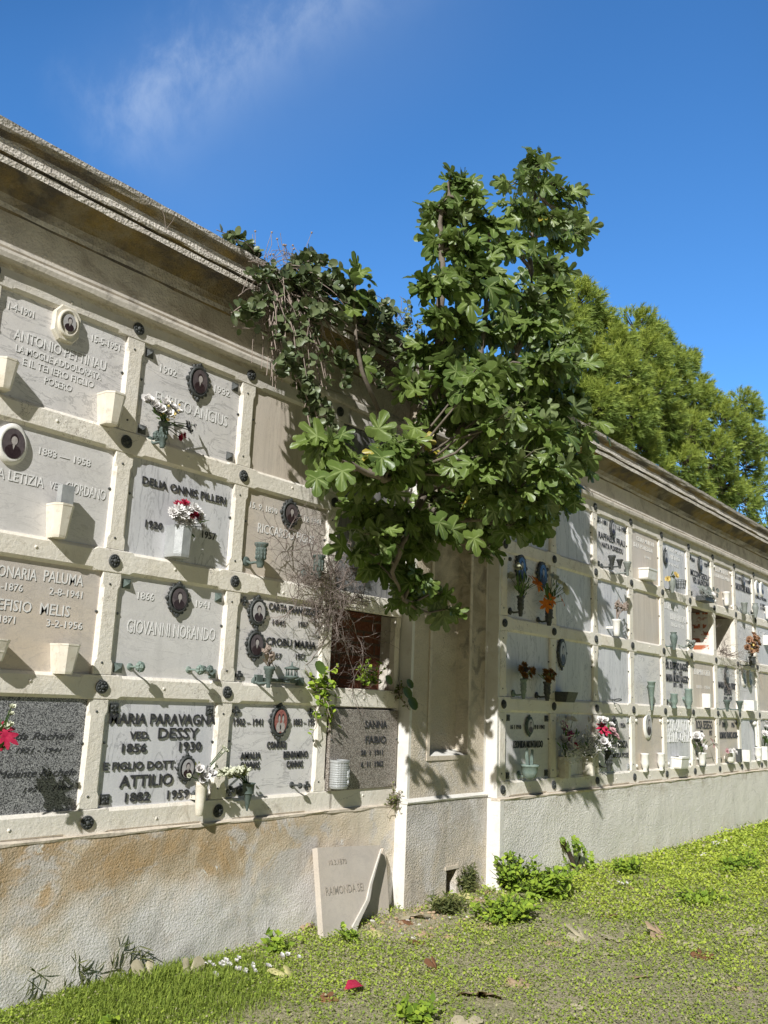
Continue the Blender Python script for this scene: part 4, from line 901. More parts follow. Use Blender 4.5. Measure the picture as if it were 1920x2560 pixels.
v('y1', K9, 1455, 695, 110, 812, 1, 'box', WHITE, 'white square box under the two white portraits')
v('z1', K8, 385, 1435, 208, 1600, 1, 'pot', VERDP, 'pale green bronze bowl shaped like a lily, with two pointed leaves', gap=.03)
v('z2', K8, 800, 1345, 115, 1578, 1, 'facet', CREAM, 'cream fluted vase under the big bouquet, left of two', gap=.01)
v('z3', K8, 1078, 1335, 105, 1552, 1, 'facet', CREAM, 'cream fluted vase under the big bouquet, right of two', gap=.01)
v('z4', K8, 1300, 1270, 110, 1500, 1, 'bronze', BRONZE, 'dark vase in shadow under the red and white bouquet', gap=.05)
v('za', K9, 240, 1305, 94, 1510, 1, 'jar', WHITE, 'white vase with stepped foot, left of a pair on the brown slab')
v('zb', K9, 425, 1300, 90, 1495, 1, 'jar', WHITE, 'white vase with stepped foot, right of a pair on the brown slab')
v('zc', K9, 665, 1345, 150, 1475, 1, 'planter', WHITE, 'long white trough with a grey lid under the white letters', extra=1.6)
v('zd', K9, 898, 1295, 104, 1440, 1, 'cup', WHITE, 'white cup holding pale roses on the bottom row', gap=.01)
v('ze', K9, 1228, 1295, 138, 1410, 1, 'shell', WHITE, 'white shell shaped bowl on the bottom row')
v('zf', K9, 1320, 1255, 54, 1400, 1, 'box', BRONZE, 'narrow dark metal box right of the white shell bowl')
v('zg', K9, 1408, 1268, 90, 1395, 1, 'facet', WHITE, 'small white square cup right of the shell bowl')
v('zh', K9, 1545, 1235, 84, 1385, 1, 'jar', WHITE, 'white jar at the post near the right edge')
v('zi', K9, 1618, 1225, 70, 1375, 1, 'facet', WHITE, 'white square cup at the right edge under white flowers')
v('zj', K7, 1640, 1420, 60, 1530, 1, 'facet', WHITE, 'white cup at the right edge of the second row')

# lamp on the same bar as vase g1
T, r, h, face = place(K4, 565, 1705, 125, 1830, 0, .04)
lr = empty('grave_lamp', (T.x, T.y, T.z-h)); tag(lr, 'low round bronze grave lamp with slotted sides on a bar under the stacked portraits', 'grave lamp')
b = MB(); b.lathe([(r*.3, 0), (r*.5, .01), (r*.5, h*.12), (r*.95, h*.2), (r, h*.3), (r*.75, h*.34)], n=22); b.lathe([(r*.75, h*.72), (r, h*.76), (r*.98, h*.86), (r*.5, h*.92), (r*.14, h), (r*.1, h*1.2), (.0005, h*1.25)], n=22); b.build('body', VERDI, lr)
b = MB()
for k in range(10):
    t = 2*math.pi*k/10; b.tube([(r*.72*math.cos(t), r*.72*math.sin(t), h*.3), (r*.72*math.cos(t+.2), r*.72*math.sin(t+.2), h*.75)], .004, 5)
b.build('grille', VERDI, lr)
b = MB(); A = at(*K4(250, 1790), face)-Vector(lr.location); B2 = at(*K4(640, 1800), face)-Vector(lr.location)
b.box(A.x, B2.x, A.y-.02, A.y, -.01, .012); b.box(A.x, A.x+.05, A.y-.028, A.y, -.025, .028); b.box(B2.x-.05, B2.x, A.y-.028, A.y, -.025, .028); b.box(-.012, .012, 0, A.y-.01, -.008, .008); b.build('bar', VERDI, lr)

# small bronze buds on stems, rods and rings
def bud(K, x, y, wall, label, mat, ln=.07, rr=.022, name='bronze_flower'):
    f = (YR if wall else YL)+FACE; p = at(*K(x, y), f-ln); root = empty(name, (p.x, f, p.z)); tag(root, label, name.replace('_', ' '))
    b = MB(); b.tube([(0, 0, 0), (0, -ln, 0)], .006, 8); b.disc([(.02, 0), (.018, -.006), (.0005, -.007)], n=12); b.build('stem', mat, root)
    b = MB()
    for k in range(7):
        t = 2*math.pi*k/7; b.blob((rr*.6*math.cos(t), -ln-.006, rr*.6*math.sin(t)), rr*.5, 0, 6, 4, 1, 1.2, 1, .15)
    b.blob((0, -ln-.014, 0), rr*.6, 0, 8, 5, 1, 1, 1, .1); b.build('bloom', mat, root)
bud(K2, 935, 1785, 0, 'small green bronze rosebud on a rod, left of two, casting a thin shadow', VERDP, .09, .028)
bud(K2, 1335, 1805, 0, 'small green bronze rosebud on a rod, right of two, near a pyramid stud', VERDP, .10, .028)
bud(K2, 1400, 1800, 0, 'grey patterned bronze cone beside the right rosebud', VERDI, .05, .022)
bud(K5, 447, 745, 0, 'dark bronze flower on a rod at the foot of the couple portrait slab', BRONZE, .07, .018)
bud(K3, 1304, 1040, 0, 'round dark bronze plate behind the tall cream vase', BRONZE, .012, .03)
bud(K5, 95, 775, 0, 'round dark bronze plate beside the green flared vase', BRONZE, .012, .03)
bud(K2, 1050, 240, 0, 'round bronze plate left of the verdigris vase dated 1902', VERDI, .012, .03)
# two-leaf bronze lily in the pot
T = V['z1'][1]; lo = empty('bronze_leaves', (T.x, T.y, T.z-.03)); tag(lo, 'two pointed pale green bronze leaves rising from the lily bowl', 'bronze leaves')
for sx, hh in ((-1, .165), (1, .15)):
    b = MB(); b.loft([[(sx*(.03+z*.12)+wd*u, .012*v2, z) for u, v2 in ((-1, 0), (0, -1), (1, 0), (0, 1))] for z, wd in ((0, .024), (hh*.5, .03), (hh*.85, .018), (hh, .001))]); b.build('leaf', VERDP, lo)
# dark box, ring, basket, lid, black relief
T, r, h, face = place(K8, 805, 598, 215, 712, 1, 0)
bo = empty('flower_trough', (T.x, face, T.z-h)); tag(bo, 'black metal trough with open top in shade, on the bluish slab of the third row', 'flower trough')
b = MB(); b.loft([[(r*s*u*1.1, -.16*w_ if v2 < 0 else 0, z) for u, v2 in ((-1, 1), (-1, -1), (1, -1), (1, 1))] for s, w_, z in ((.88, .8, 0), (1, 1, h), (.9, .9, h), (.85, .8, h*.6))]); b.build('body', BRONZE, bo)
p = at(*K8(1365, 690), YR+FACE-.03); ri = empty('wall_ring', (p.x, YR+FACE, p.z)); tag(ri, 'black metal ring bracket low on the bluish slab, third row', 'ring bracket')
b = MB(); b.tube([(.04*math.cos(t*.42), -.03-.035-.035*math.sin(t*.42), .012*math.cos(t*.42)) for t in range(16)], .006, 6); b.tube([(0, 0, 0), (0, -.03, 0)], .008, 6); b.build('ring', BRONZE, ri)
p = at(*K7(650, 830), YR+FACE-.07); bk = empty('wire_basket', (p.x, YR+FACE, p.z)); tag(bk, 'small dark wire basket right of the urn with yellow flowers', 'wire basket')
b = MB()
for zz, s in ((-.05, .8), (0, .9), (.04, 1)): b.tube([(s*.075*math.cos(k*math.pi/8), -.075+s*.06*math.sin(k*math.pi/8), zz) for k in range(17)], .0035, 4)
for k in range(12):
    t = k*math.pi/6; b.tube([(.06*math.cos(t), -.075+.048*math.sin(t), -.05), (.075*math.cos(t), -.075+.06*math.sin(t), .045)], .003, 4)
b.build('cage', BRONZE, bk)
for (K, x, y, wl, lab) in ((K7, 760, 1530, 1, 'dark bronze leafy torch sticking out beside the open brick niche'),):
    f = YR+FACE; p = at(*K(x, y), f-.12); o = empty('bronze_torch', (p.x, f, p.z)); tag(o, lab, 'bronze ornament')
    b = MB(); b.tube([(-.05, 0, .0), (-.04, -.06, -.03), (0, -.12, .0)], [.01, .012, .015], 8)
    for k in range(16): b.blob((rnd.uniform(-.05, .06), -.12+rnd.uniform(-.03, .03), rnd.uniform(-.04, .06)), .02, 0, 6, 4, 1.3, 1, .8, .3)
    b.build('body', URN, o)
p = at(*K9(1500, 960), YR+FACE-.04); o = empty('hanging_lamp', (p.x, YR+FACE, p.z)); tag(o, 'white metal rod lamp hanging on the bluish blank slab of the bottom row', 'hanging lamp')
b = MB(); b.blob((0, -.04, 0), .04, 0, 10, 6, 1, .8, .8); b.tube([(0, 0, 0), (0, -.04, 0)], .01, 6); b.tube([(.035, -.045, 0), (.055, -.045, -.12), (.055, -.045, -.3)], .018, 10); b.build('body', WHITE, o)

# ------------------------------------------------------------------ flowers
def frame_of(d):
    d = Vector(d).normalized(); a = d.cross(Vector((.1, .2, 1)))
    if a.length < .1: a = d.cross(Vector((1, 0, 0)))
    a.normalize(); return d, a, d.cross(a)
def petal(b, c, d, side, nrm, L, W, curl, mat=0, col=None):
    vs = []; 
    for i, (t, wq) in enumerate(((0, .15), (.35, .8), (.7, 1), (1, .25))):
        m = c+d*(L*t)+nrm*(curl*L*t*t)
        vs += [m-side*(W*wq*.5)+nrm*(W*.12), m+side*(W*wq*.5)+nrm*(W*.12)]
    b.add(vs, [(0, 1, 3, 2), (2, 3, 5, 4), (4, 5, 7, 6)], mat, True, [col]*8 if col else None)
def head(b, c, d, r, kind, mats=(0,), rg=rnd):
    d, a, e = frame_of(d); c = Vector(c)
    if kind in ('mum', 'daisy', 'rose', 'lily'):
        layers = {'mum': ((12, .15, 1.), (11, .55, .9), (9, .95, .7), (6, 1.3, .45)), 'daisy': ((11, .1, 1),), 'rose': ((6, .35, 1.), (6, .8, .85), (4, 1.2, .6), (3, 1.45, .4)), 'lily': ((6, .5, 1.),)}[kind]
        for n, el, s in layers:
            for k in range(n):
                t = 2*math.pi*k/n+rg.uniform(-.2, .2)+el; q = (a*math.cos(t)+e*math.sin(t)); dd = (q*math.cos(el)+d*math.sin(el)).normalized()
                nr = (d*math.cos(el)-q*math.sin(el)); sd = dd.cross(nr)
                W = {'mum': .34, 'daisy': .5, 'rose': .95, 'lily': .5}[kind]*r*s
                petal(b, c, dd, sd, nr, r*s*rg.uniform(.85, 1.1), W, {'lily': -.55, 'mum': .15, 'rose': .35, 'daisy': -.1}[kind], rg.choice(mats))
        if kind == 'daisy': b.blob(c+d*r*.1, r*.25, mats[-1], 8, 4, rg=rg)
    elif kind == 'cluster':
        for k in range(int(26)):
            q = Vector((rg.gauss(0, 1), rg.gauss(0, 1), rg.gauss(0, 1))); q *= r*.55
            p = c+q; b.blob(p, rg.uniform(.005, .009), rg.choice(mats), 5, 3, jit=.3, rg=rg)
def bouquet(key, label, K, xc, yc, spread, items, leaves=0, leafmat=None, seed=1, stems=True, name='flower_bouquet', Y=None, stemmat=None):
    """items: (kind, material, n, radius) or explicit (kind, material, [(x, y)...], radius) at photo positions"""
    rg = random.Random(seed); root_v, T, r, face = V[key]; Yc = Y if Y is not None else T.y-.02
    root = empty(name, (T.x, T.y, T.z-.02)); tag(root, label, 'flowers', 'flowers in vases on the graves'); o = Vector(root.location); tips = []
    for kind, mat, where, rad in items:
        mats = list(mat) if isinstance(mat, (list, tuple)) else [mat]
        pts = []
        if isinstance(where, int):
            for k in range(where):
                t = rg.uniform(0, 6.28); q = math.sqrt(rg.random()); pts.append((xc+spread[0]*q*math.cos(t), yc+spread[1]*q*math.sin(t)))
        else: pts = where
        for (x, y) in pts:
            p = at(*K(x, y), Yc-rg.uniform(-.04, .05)); d = Vector((p.x-T.x, -.06+min(0, p.y-T.y), p.z-T.z+.05)); d += Vector((-.03, -.08, 0))
            b = MB(); head(b, p-o, d, rad*rg.uniform(.85, 1.15), kind, tuple(range(len(mats))), rg); b.build('blossom', mats, root); tips.append(p)
    if stems:
        b = MB()
        for p in tips:
            m = Vector((T.x+(p.x-T.x)*.35, T.y+(p.y-T.y)*.3, T.z+(p.z-T.z)*.5)); b.tube([Vector((T.x, T.y, T.z-.03))-o, m-o, p-o], .0028, 5)
        b.build('stems', stemmat or LILYLEAF, root)
    if leaves:
        b = MB()
        for k in range(leaves):
            t = rg.uniform(0, 6.28); q = math.sqrt(rg.random()); p = at(*K(xc+spread[0]*q*math.cos(t), yc+spread[1]*(q*math.sin(t)+.3)), Yc+rg.uniform(-.03, .06))
            d = (p-T).normalized()+Vector((rg.uniform(-.4, .4), rg.uniform(-.3, .3), rg.uniform(-.2, .4))); d, a, e = frame_of(d)
            petal(b, p-o-d*.03, d, a, e, rg.uniform(.05, .09), .018, rg.uniform(-.3, .3), 0, (.3, rg.random(), 0, 1))
        b.build('foliage', leafmat or LILYLEAF, root)
    return root
bouquet('b1', 'white silk flowers with a drooping spray in the bronze vase dated 1902', K2, 1105, 80, (90, 60),
        [('rose', P_WHITE, [(1000, 20), (1040, 45), (1070, 70), (1105, 30), (1140, 55), (1170, 85), (1120, 95), (1060, 100), (990, 10)], .040), ('daisy', [P_WHITE, P_WHITE, BLACK], [(1262, 180), (1300, 170), (1280, 205)], .042), ('cluster', P_YEL, 2, .03), ('mum', P_RED, [(1200, 250), (1225, 235)], .03)], 14, LILYLEAF, 3)
bouquet('d1', 'white and red carnations in the grey six sided vase', K2, 1250, 790, (95, 75),
        [('mum', P_RED, [(1190, 700), (1235, 695), (1265, 770), (1300, 775)], .038), ('mum', P_WHITE, [(1160, 760), (1200, 735), (1250, 735), (1300, 730), (1330, 765), (1345, 850), (1320, 810), (1270, 815), (1215, 815), (1180, 790), (1230, 770), (1335, 795)], .042)], 8, LILYLEAF, 4)
bouquet('g1', 'bundle of thin dry pale stems in the lamp vase under the portraits', K4, 365, 1620, (45, 60), [('cluster', TWIGP, 5, .012)], 10, TWIGP, 5, stemmat=TWIGP, name='dried_grass')
bouquet('h1', 'white lilies with green buds in the tall cream vase', K3, 1370, 880, (60, 40),
        [('rose', P_WHITE, [(1330, 870), (1355, 905), (1390, 880), (1375, 915), (1410, 900), (1345, 935)], .032), ('rose', P_CREAM, [(1490, 725), (1505, 745), (1475, 760), (1440, 850), (1265, 912)], .018)], 10, DULLWEED, 6)
bouquet('i1', 'spray of green wheat ears leaning left from the flared bronze vase', K3, 1570, 880, (90, 25),
        [('cluster', P_CREAM, [(1470, 895), (1500, 885), (1530, 875), (1560, 870), (1590, 868), (1620, 865), (1650, 872), (1540, 900), (1600, 890)], .018)], 26, DULLWEED, 7)
bouquet('m1', 'two yellow flowers in the grey green urn', K7, 560, 720, (50, 20), [('mum', P_YEL, [(500, 770), (585, 715), (600, 735)], .036)], 4, LILYLEAF, 8)
bouquet('p1', 'big orange lily with white roses and green leaves, left bouquet in shade', K6, 310, 1190, (90, 130),
        [('lily', P_OR, [(470, 1200), (440, 1190)], .085), ('rose', P_CREAM, [(170, 1130), (245, 1040), (280, 1240)], .055)], 44, LILYLEAF, 9)
bouquet('p2', 'orange lilies and white hydrangea heads, right bouquet in shade', K6, 660, 1260, (100, 110),
        [('lily', P_OR, [(620, 1380), (570, 1440), (760, 1395)], .065), ('mum', P_CREAM, [(670, 1140), (720, 1190), (780, 1240), (790, 1290), (645, 1120)], .06)], 30, LILYLEAF, 10)
bouquet('q1', 'dry grass stems fanning out of the white plastic cup', K6, 1440, 1450, (70, 60), [('cluster', TWIGP, 12, .015)], 8, TWIGP, 11, stemmat=TWIGP, name='dried_grass')
bouquet('s1', 'rusty brown chrysanthemums in the pale green vase', K8, 345, 350, (80, 80), [('mum', P_BR, 15, .036), ('mum', BLACK, 3, .03)], 6, DULLWEED, 12)
bouquet('s2', 'rusty brown chrysanthemums in the dark vase by the post', K8, 600, 410, (85, 55), [('mum', P_BR, 14, .036)], 6, DULLWEED, 13)
bouquet('z2', 'large bouquet of magenta orchids, white roses and tiny white blossoms', K8, 850, 1130, (120, 170),
        [('rose', [P_MAG, P_WHITE], [(770, 990), (775, 1035), (800, 1080), (820, 1120), (830, 1160), (850, 1085)], .045), ('rose', P_WHITE, [(765, 1165), (835, 1240), (820, 930), (880, 940)], .06), ('mum', P_RED, [(915, 1225)], .04),
         ('cluster', P_WHITE, [(800, 1300), (850, 1310), (900, 1280), (950, 1330), (880, 1160), (920, 1260), (830, 1350), (860, 1040), (800, 960)], .055)], 34, LILYLEAF, 14)
bouquet('z3', 'mass of tiny white blossoms with a long green leaf', K8, 1090, 1250, (120, 80),
        [('cluster', P_WHITE, 20, .06), ('cluster', P_WHITE, [(1050, 1120), (1100, 1130), (1130, 1180), (1020, 1080), (1150, 1190)], .05)], 14, LILYLEAF, 15)
bouquet('z4', 'red lilies and pink and white flowers over the dark vase', K8, 1290, 1080, (110, 130),
        [('lily', P_RED, [(1220, 1000), (1255, 1050), (1230, 1040)], .06), ('rose', P_WHITE, [(1200, 930), (1250, 940), (1235, 1170), (1275, 1210), (1320, 990)], .045), ('mum', P_PINK, [(1310, 1060), (1340, 1040), (1380, 1100), (1350, 1080), (1400, 1140)], .04), ('cluster', P_WHITE, [(1300, 1240), (1330, 1200), (1350, 1170), (1290, 1150)], .05)], 24, LILYLEAF, 16)
bouquet('zd', 'pale roses and pink lilies in the white cup', K9, 880, 1190, (90, 80),
        [('rose', P_WHITE, [(830, 1120), (860, 1150), (830, 1165), (870, 1120)], .06), ('rose', P_WHITE, [(880, 1235), (905, 1245)], .05), ('lily', [P_PINK, P_WHITE], [(1030, 1190)], .07)], 12, LILYLEAF, 17)
bouquet('ze', 'pink and white petals heaped in the shell bowl', K9, 1225, 1285, (60, 12), [('rose', P_PINK, [(1185, 1285)], .04), ('rose', P_WHITE, [(1220, 1280), (1250, 1275), (1270, 1295)], .045)], 0, None, 18, stems=False)
bouquet('zi', 'white flowers with grassy green leaves at the right edge', K9, 1640, 1080, (45, 90), [('mum', P_WHITE, [(1640, 1010), (1655, 1050), (1620, 1080), (1650, 1100), (1640, 960)], .05)], 36, LILYLEAF, 19)
# dried roses in a dark holder
vv = vase(K7, 1475, 1665, 90, 1790, 1, 'bronze', BRONZE, 'dark round holder of the dried roses near the right edge', gap=.12); V['dr'] = vv
bouquet('dr', 'dried brown roses standing out from the wall near the right edge', K7, 1480, 1520, (80, 110), [('rose', P_DRY, 34, .042), ('rose', P_YEL, 3, .035)], 24, TWIG, 20, stemmat=TWIG)
# lilies cut by the left edge
V['lf'] = (None, at(*K3(-40, 760), -.15), .03, FACE)
bouquet('lf', 'red lily and green buds reaching in from the left edge, casting a leafy shadow', K3, 0, 620, (60, 90),
        [('lily', P_RED, [(20, 610), (35, 655), (-5, 680), (15, 640)], .05), ('rose', P_CREAM, [(75, 455), (30, 590), (65, 500), (60, 570)], .022)], 34, LILYLEAF, 21)
# dry arrangement on the sill under the black lettered slab
p = at(*K7(940, 950), YR-.08); o = empty('dried_spray', tuple(p)); tag(o, 'black and white dried spray with one green leaf, on the sill of the top row', 'dried flowers')
b = MB(); b.box(-.16, .17, -.05, .07, -.09, -.03); b.build('trough', BRONZE, o)
b = MB(); 
for k in range(46): head(b, (rnd.uniform(-.2, .25), rnd.uniform(-.08, .04), rnd.uniform(-.05, .08)), (rnd.uniform(-1, 1), -1, rnd.uniform(-.2, 1)), .035, 'daisy', (rnd.choice((0, 0, 1, 0)),))
b.build('blossoms', [URN, P_WHITE], o)
b = MB(); d_, a_, e_ = frame_of((.5, -.3, .7)); petal(b, Vector((.1, -.02, .05)), d_, a_, e_, .14, .07, .2, 0, (.2, .5, 0, 1)); b.build('leaf', LILYLEAF, o)

# ------------------------------------------------------------------ leaves
HALF = [(.0, .0), (.12, -.10), (.30, -.11), (.46, .0), (.50, .13), (.41, .22), (.23, .27), (.31, .36), (.47, .49), (.51, .63), (.43, .72), (.30, .67), (.165, .50), (.16, .66), (.205, .82), (.12, .96), (0, 1.0)]
LOBE = [.3, 0, 0, .4, 1, .5, 0, 0, .6, 1, .6, 0, 0, 0, .5, .5, 1]
def fig_leaf(b, o, d, nrm, L, curl, rg, yellow=0., wide=1., flat=False):
    "lobed leaf: o petiole joint, d direction of the midrib, nrm upper side"
    side = d.cross(nrm).normalized(); nrm = side.cross(d).normalized(); cz = (0, .27)
    tone = rg.random(); deep = rg.uniform(.75, 1.25); fold = rg.uniform(.0, .8)*(.25 if flat else 1); asym = rg.uniform(-.12, .12); tw = rg.uniform(-.3, .3)
    out = [(x, y, l) for (x, y), l in zip(HALF, LOBE)]; out += [(-x, y, l) for (x, y), l in list(zip(HALF, LOBE))[-2:0:-1]]
    wav = [rg.uniform(-.035, .035) for _ in out]
    def P(x, y, l, wv=0.):
        x *= wide*(1+asym*(1 if x > 0 else -1)); r2 = x*x+(y-.2)**2
        z = fold*abs(x)*.7-curl*r2-(.05 if l < .2 and r2 > .04 else 0)+wv+tw*x*y
        return o+side*(x*L)+d*(y*L)+nrm*(z*L)
    vs = [P(*cz, 1)]; col = [(1, tone, yellow, 1)]
    for x, y, l in out:
        vs.append(P(cz[0]+(x-cz[0])*.5, cz[1]+(y-cz[1])*.5, l)); col.append((.8+.2*(l > .9) if l > .3 else 0, tone, yellow, 1))
    for (x, y, l), wv in zip(out, wav):
        if l < .1 and x != 0: x, y = cz[0]+(x-cz[0])*(2-deep)*.5+x*.5, cz[1]+(y-cz[1])*(2-deep)*.5+(y-cz[1])*.5
        vs.append(P(x, y, l, wv)); col.append((.85 if l > .9 else 0, tone, yellow, 1))
    n = len(out); fs = []
    for k in range(n):
        q = (k+1) % n; fs += [(0, 1+k, 1+q), (1+k, 1+n+k, 1+n+q, 1+q)]
    b.add(vs, fs, 0, True, col)
def round_leaf(b, o, d, nrm, r, rg, n=9, ln=1.1, fold=.15):
    side = d.cross(nrm).normalized(); nrm = side.cross(d).normalized(); t0 = rg.random(); vs = [o+d*(r*.9)+nrm*(-fold*r)]; col = [(.85, t0, 0, 1)]
    for k in range(n):
        t = 2*math.pi*k/n-math.pi/2; x, y = math.cos(t)*r*.9, (math.sin(t)*ln+1)*r
        vs.append(o+side*x+d*y+nrm*(fold*abs(x))); col.append((0, t0, 0, 1))
    b.add(vs, [(0, 1+k, 1+(k+1) % n) for k in range(n)], 0, True, col)
def point_leaf(b, o, d, nrm, L, W, rg, yellow=0.):
    side = d.cross(nrm)
    if side.length < .01: side = Vector((1, 0, 0))
    side.normalize(); t0 = rg.random(); c = (0, t0, yellow, 1)
    b.add([o, o+d*L*.35+side*W*.5+nrm*L*.04, o+d*L*.75+side*W*.38, o+d*L-nrm*L*.05, o+d*L*.75-side*W*.38, o+d*L*.35-side*W*.5+nrm*L*.04, o+d*L*.5-nrm*L*.03], [(0, 1, 6), (1, 2, 6), (2, 3, 6), (3, 4, 6), (4, 5, 6), (5, 0, 6)], 0, True, [c]*6+[(.9, t0, yellow, 1)])
def wob(a, b_, n, amp, rg):
    pts = [a.lerp(b_, i/n)+Vector((rg.uniform(-1, 1), rg.uniform(-1, 1), rg.uniform(-1, 1)))*amp*(a-b_).length*math.sin(math.pi*i/n) for i in range(n+1)]; return pts

# ------------------------------------------------------------------ fig tree growing out of the wall joint
rg = random.Random(5)
fig = empty('fig_tree', (2.62, -.12, 3.05)); tag(fig, 'tall wild fig tree with big lobed leaves rooted in the cornice above the pilaster', 'tree')
FO = Vector(fig.location)
CL = [  # px, py, Y, radius px, leaves
 (1345,398,-.45,38,9),(1325,450,-.55,60,16),(1372,470,-.4,50,14),(1300,515,-.6,55,15),(1405,500,-.4,60,16),(1445,560,-.35,45,13),(1350,560,-.55,70,20),(1420,620,-.4,60,18),(1305,610,-.6,60,16),(1370,680,-.5,60,16),(1440,590,-.5,50,12),
 (1130,440,-.6,55,15),(1085,478,-.6,48,12),(1165,490,-.6,48,12),(1110,545,-.7,58,16),(1085,620,-.7,52,14),(1150,630,-.7,60,17),(1225,560,-.7,45,12),(1240,625,-.7,55,15),
 (1070,715,-.75,55,15),(1135,715,-.8,65,20),(1205,715,-.85,70,22),(1280,740,-.8,70,22),(1335,770,-.6,60,15),
 (1060,795,-.7,55,15),(1130,820,-.8,70,20),(1205,820,-.9,75,22),(1285,830,-.8,70,22),(1350,850,-.6,60,16),(1430,900,-.7,62,16),(1470,868,-.7,36,8),
 (1050,880,-.6,50,13),(1110,930,-.8,70,20),(1200,930,-.9,75,22),(1290,930,-.9,75,22),(1375,950,-.8,72,20),(1430,1000,-.7,50,12),
 (1030,965,-.5,40,9),(1085,1030,-.7,60,16),(1170,1040,-.8,80,22),(1270,1040,-.9,80,24),(1360,1060,-.8,75,22),(1420,1080,-.7,55,14),
 (1000,1090,-.6,50,12),(950,1125,-.8,60,17),(875,1150,-.9,62,17),(805,1130,-.8,55,15),(835,1180,-.9,45,11),(960,1200,-1.0,65,18),(1040,1160,-.9,75,20),(1150,1150,-.9,85,24),(1260,1150,-1.0,85,26),(1370,1150,-.9,75,22),(1450,1180,-.8,52,13),
 (905,1265,-.9,55,14),(975,1280,-1.0,72,18),(1070,1275,-.9,80,20),(1180,1260,-.9,85,24),(1290,1250,-1.0,85,24),(1380,1250,-.9,62,16),(1425,1225,-.8,45,10),
 (925,1345,-.8,52,12),(1000,1360,-.8,68,17),(1085,1345,-.8,60,15),(1200,1335,-.8,45,10),(1300,1310,-.9,52,13),(1345,1315,-.8,40,9),
 (935,1415,-.6,45,9),(1000,1430,-.6,55,12),(1010,1500,-.5,45,9),(1050,1445,-.5,38,7),(1120,1480,-.35,22,3),(1150,1535,-.35,20,3),(1195,1385,-.8,24,4),(870,1375,-.7,35,5)]
CL += [(x-15, y, -.42, r, int(n*.7)) for x, y, Y, r, n in CL if x > 1150 and 840 < y < 1270] + [(x-25, y+5, -1.3, r*.85, int(n*.75)) for x, y, Y, r, n in CL if x > 1180 and 880 < y < 1270]  # clusters repeated at other depths, added to thicken the tree's shade
CL = [(x-(28 if x > 1395 and y > 850 else 0), y, Y, r, n) for x, y, Y, r, n in CL]
CL += [(1400, 790, -.8, 40, 9), (1440, 830, -.8, 40, 10), (1400, 730, -.7, 45, 11), (1190, 660, -.8, 50, 12), (1175, 560, -.6, 40, 9), (1455, 500, -.4, 32, 7), (1470, 600, -.4, 26, 5)]
crown = MB(); br = MB(); joints = []
base = Vector((2.62, -.10, 3.05))
mains = [   # main limbs, through photo positions
 [base, at(1075, 1130, -.35), at(1085, 1000, -.6), at(1100, 850, -.7), at(1105, 700, -.7), at(1100, 560, -.65), at(1130, 430, -.6)],
 [base, at(1130, 1120, -.5), at(1210, 1000, -.7), at(1290, 880, -.7), at(1330, 720, -.6), at(1330, 560, -.5), at(1345, 400, -.45)],
 [base, at(1090, 1180, -.5), at(1190, 1080, -.75), at(1310, 1000, -.85), at(1360, 960, -.8), at(1380, 940, -.7)],
 [base, at(1100, 1210, -.6), at(1230, 1160, -.8), at(1350, 1140, -.85), at(1455, 1180, -.8)],
 [base, at(1020, 1180, -.5), at(960, 1200, -.8), at(880, 1160, -.85), at(800, 1130, -.8)],
 [base, at(1050, 1260, -.5), at(1010, 1350, -.7), at(980, 1430, -.6), at(1010, 1500, -.5)],
 [base, at(1110, 1300, -.6), at(1200, 1300, -.8), at(1300, 1300, -.85)],
 [base, at(1140, 1100, -.6), at(1200, 900, -.8), at(1215, 720, -.8), at(1225, 560, -.7)]]
for i, m in enumerate(mains):
    pts = []
    for a, c in zip(m, m[1:]): pts += wob(a, c, 4, .03, rg)[:-1]
    pts.append(m[-1]); n = len(pts); r0 = (.055, .06, .04, .038, .032, .03, .024, .035)[i]
    rad = [r0*(1-.85*k/(n-1))+.003 for k in range(n)]; br.tube([p-FO for p in pts], rad, 8, 0); joints += [(p, q) for p, q in zip(pts, rad)]
UP = Vector((0, 0, 1))
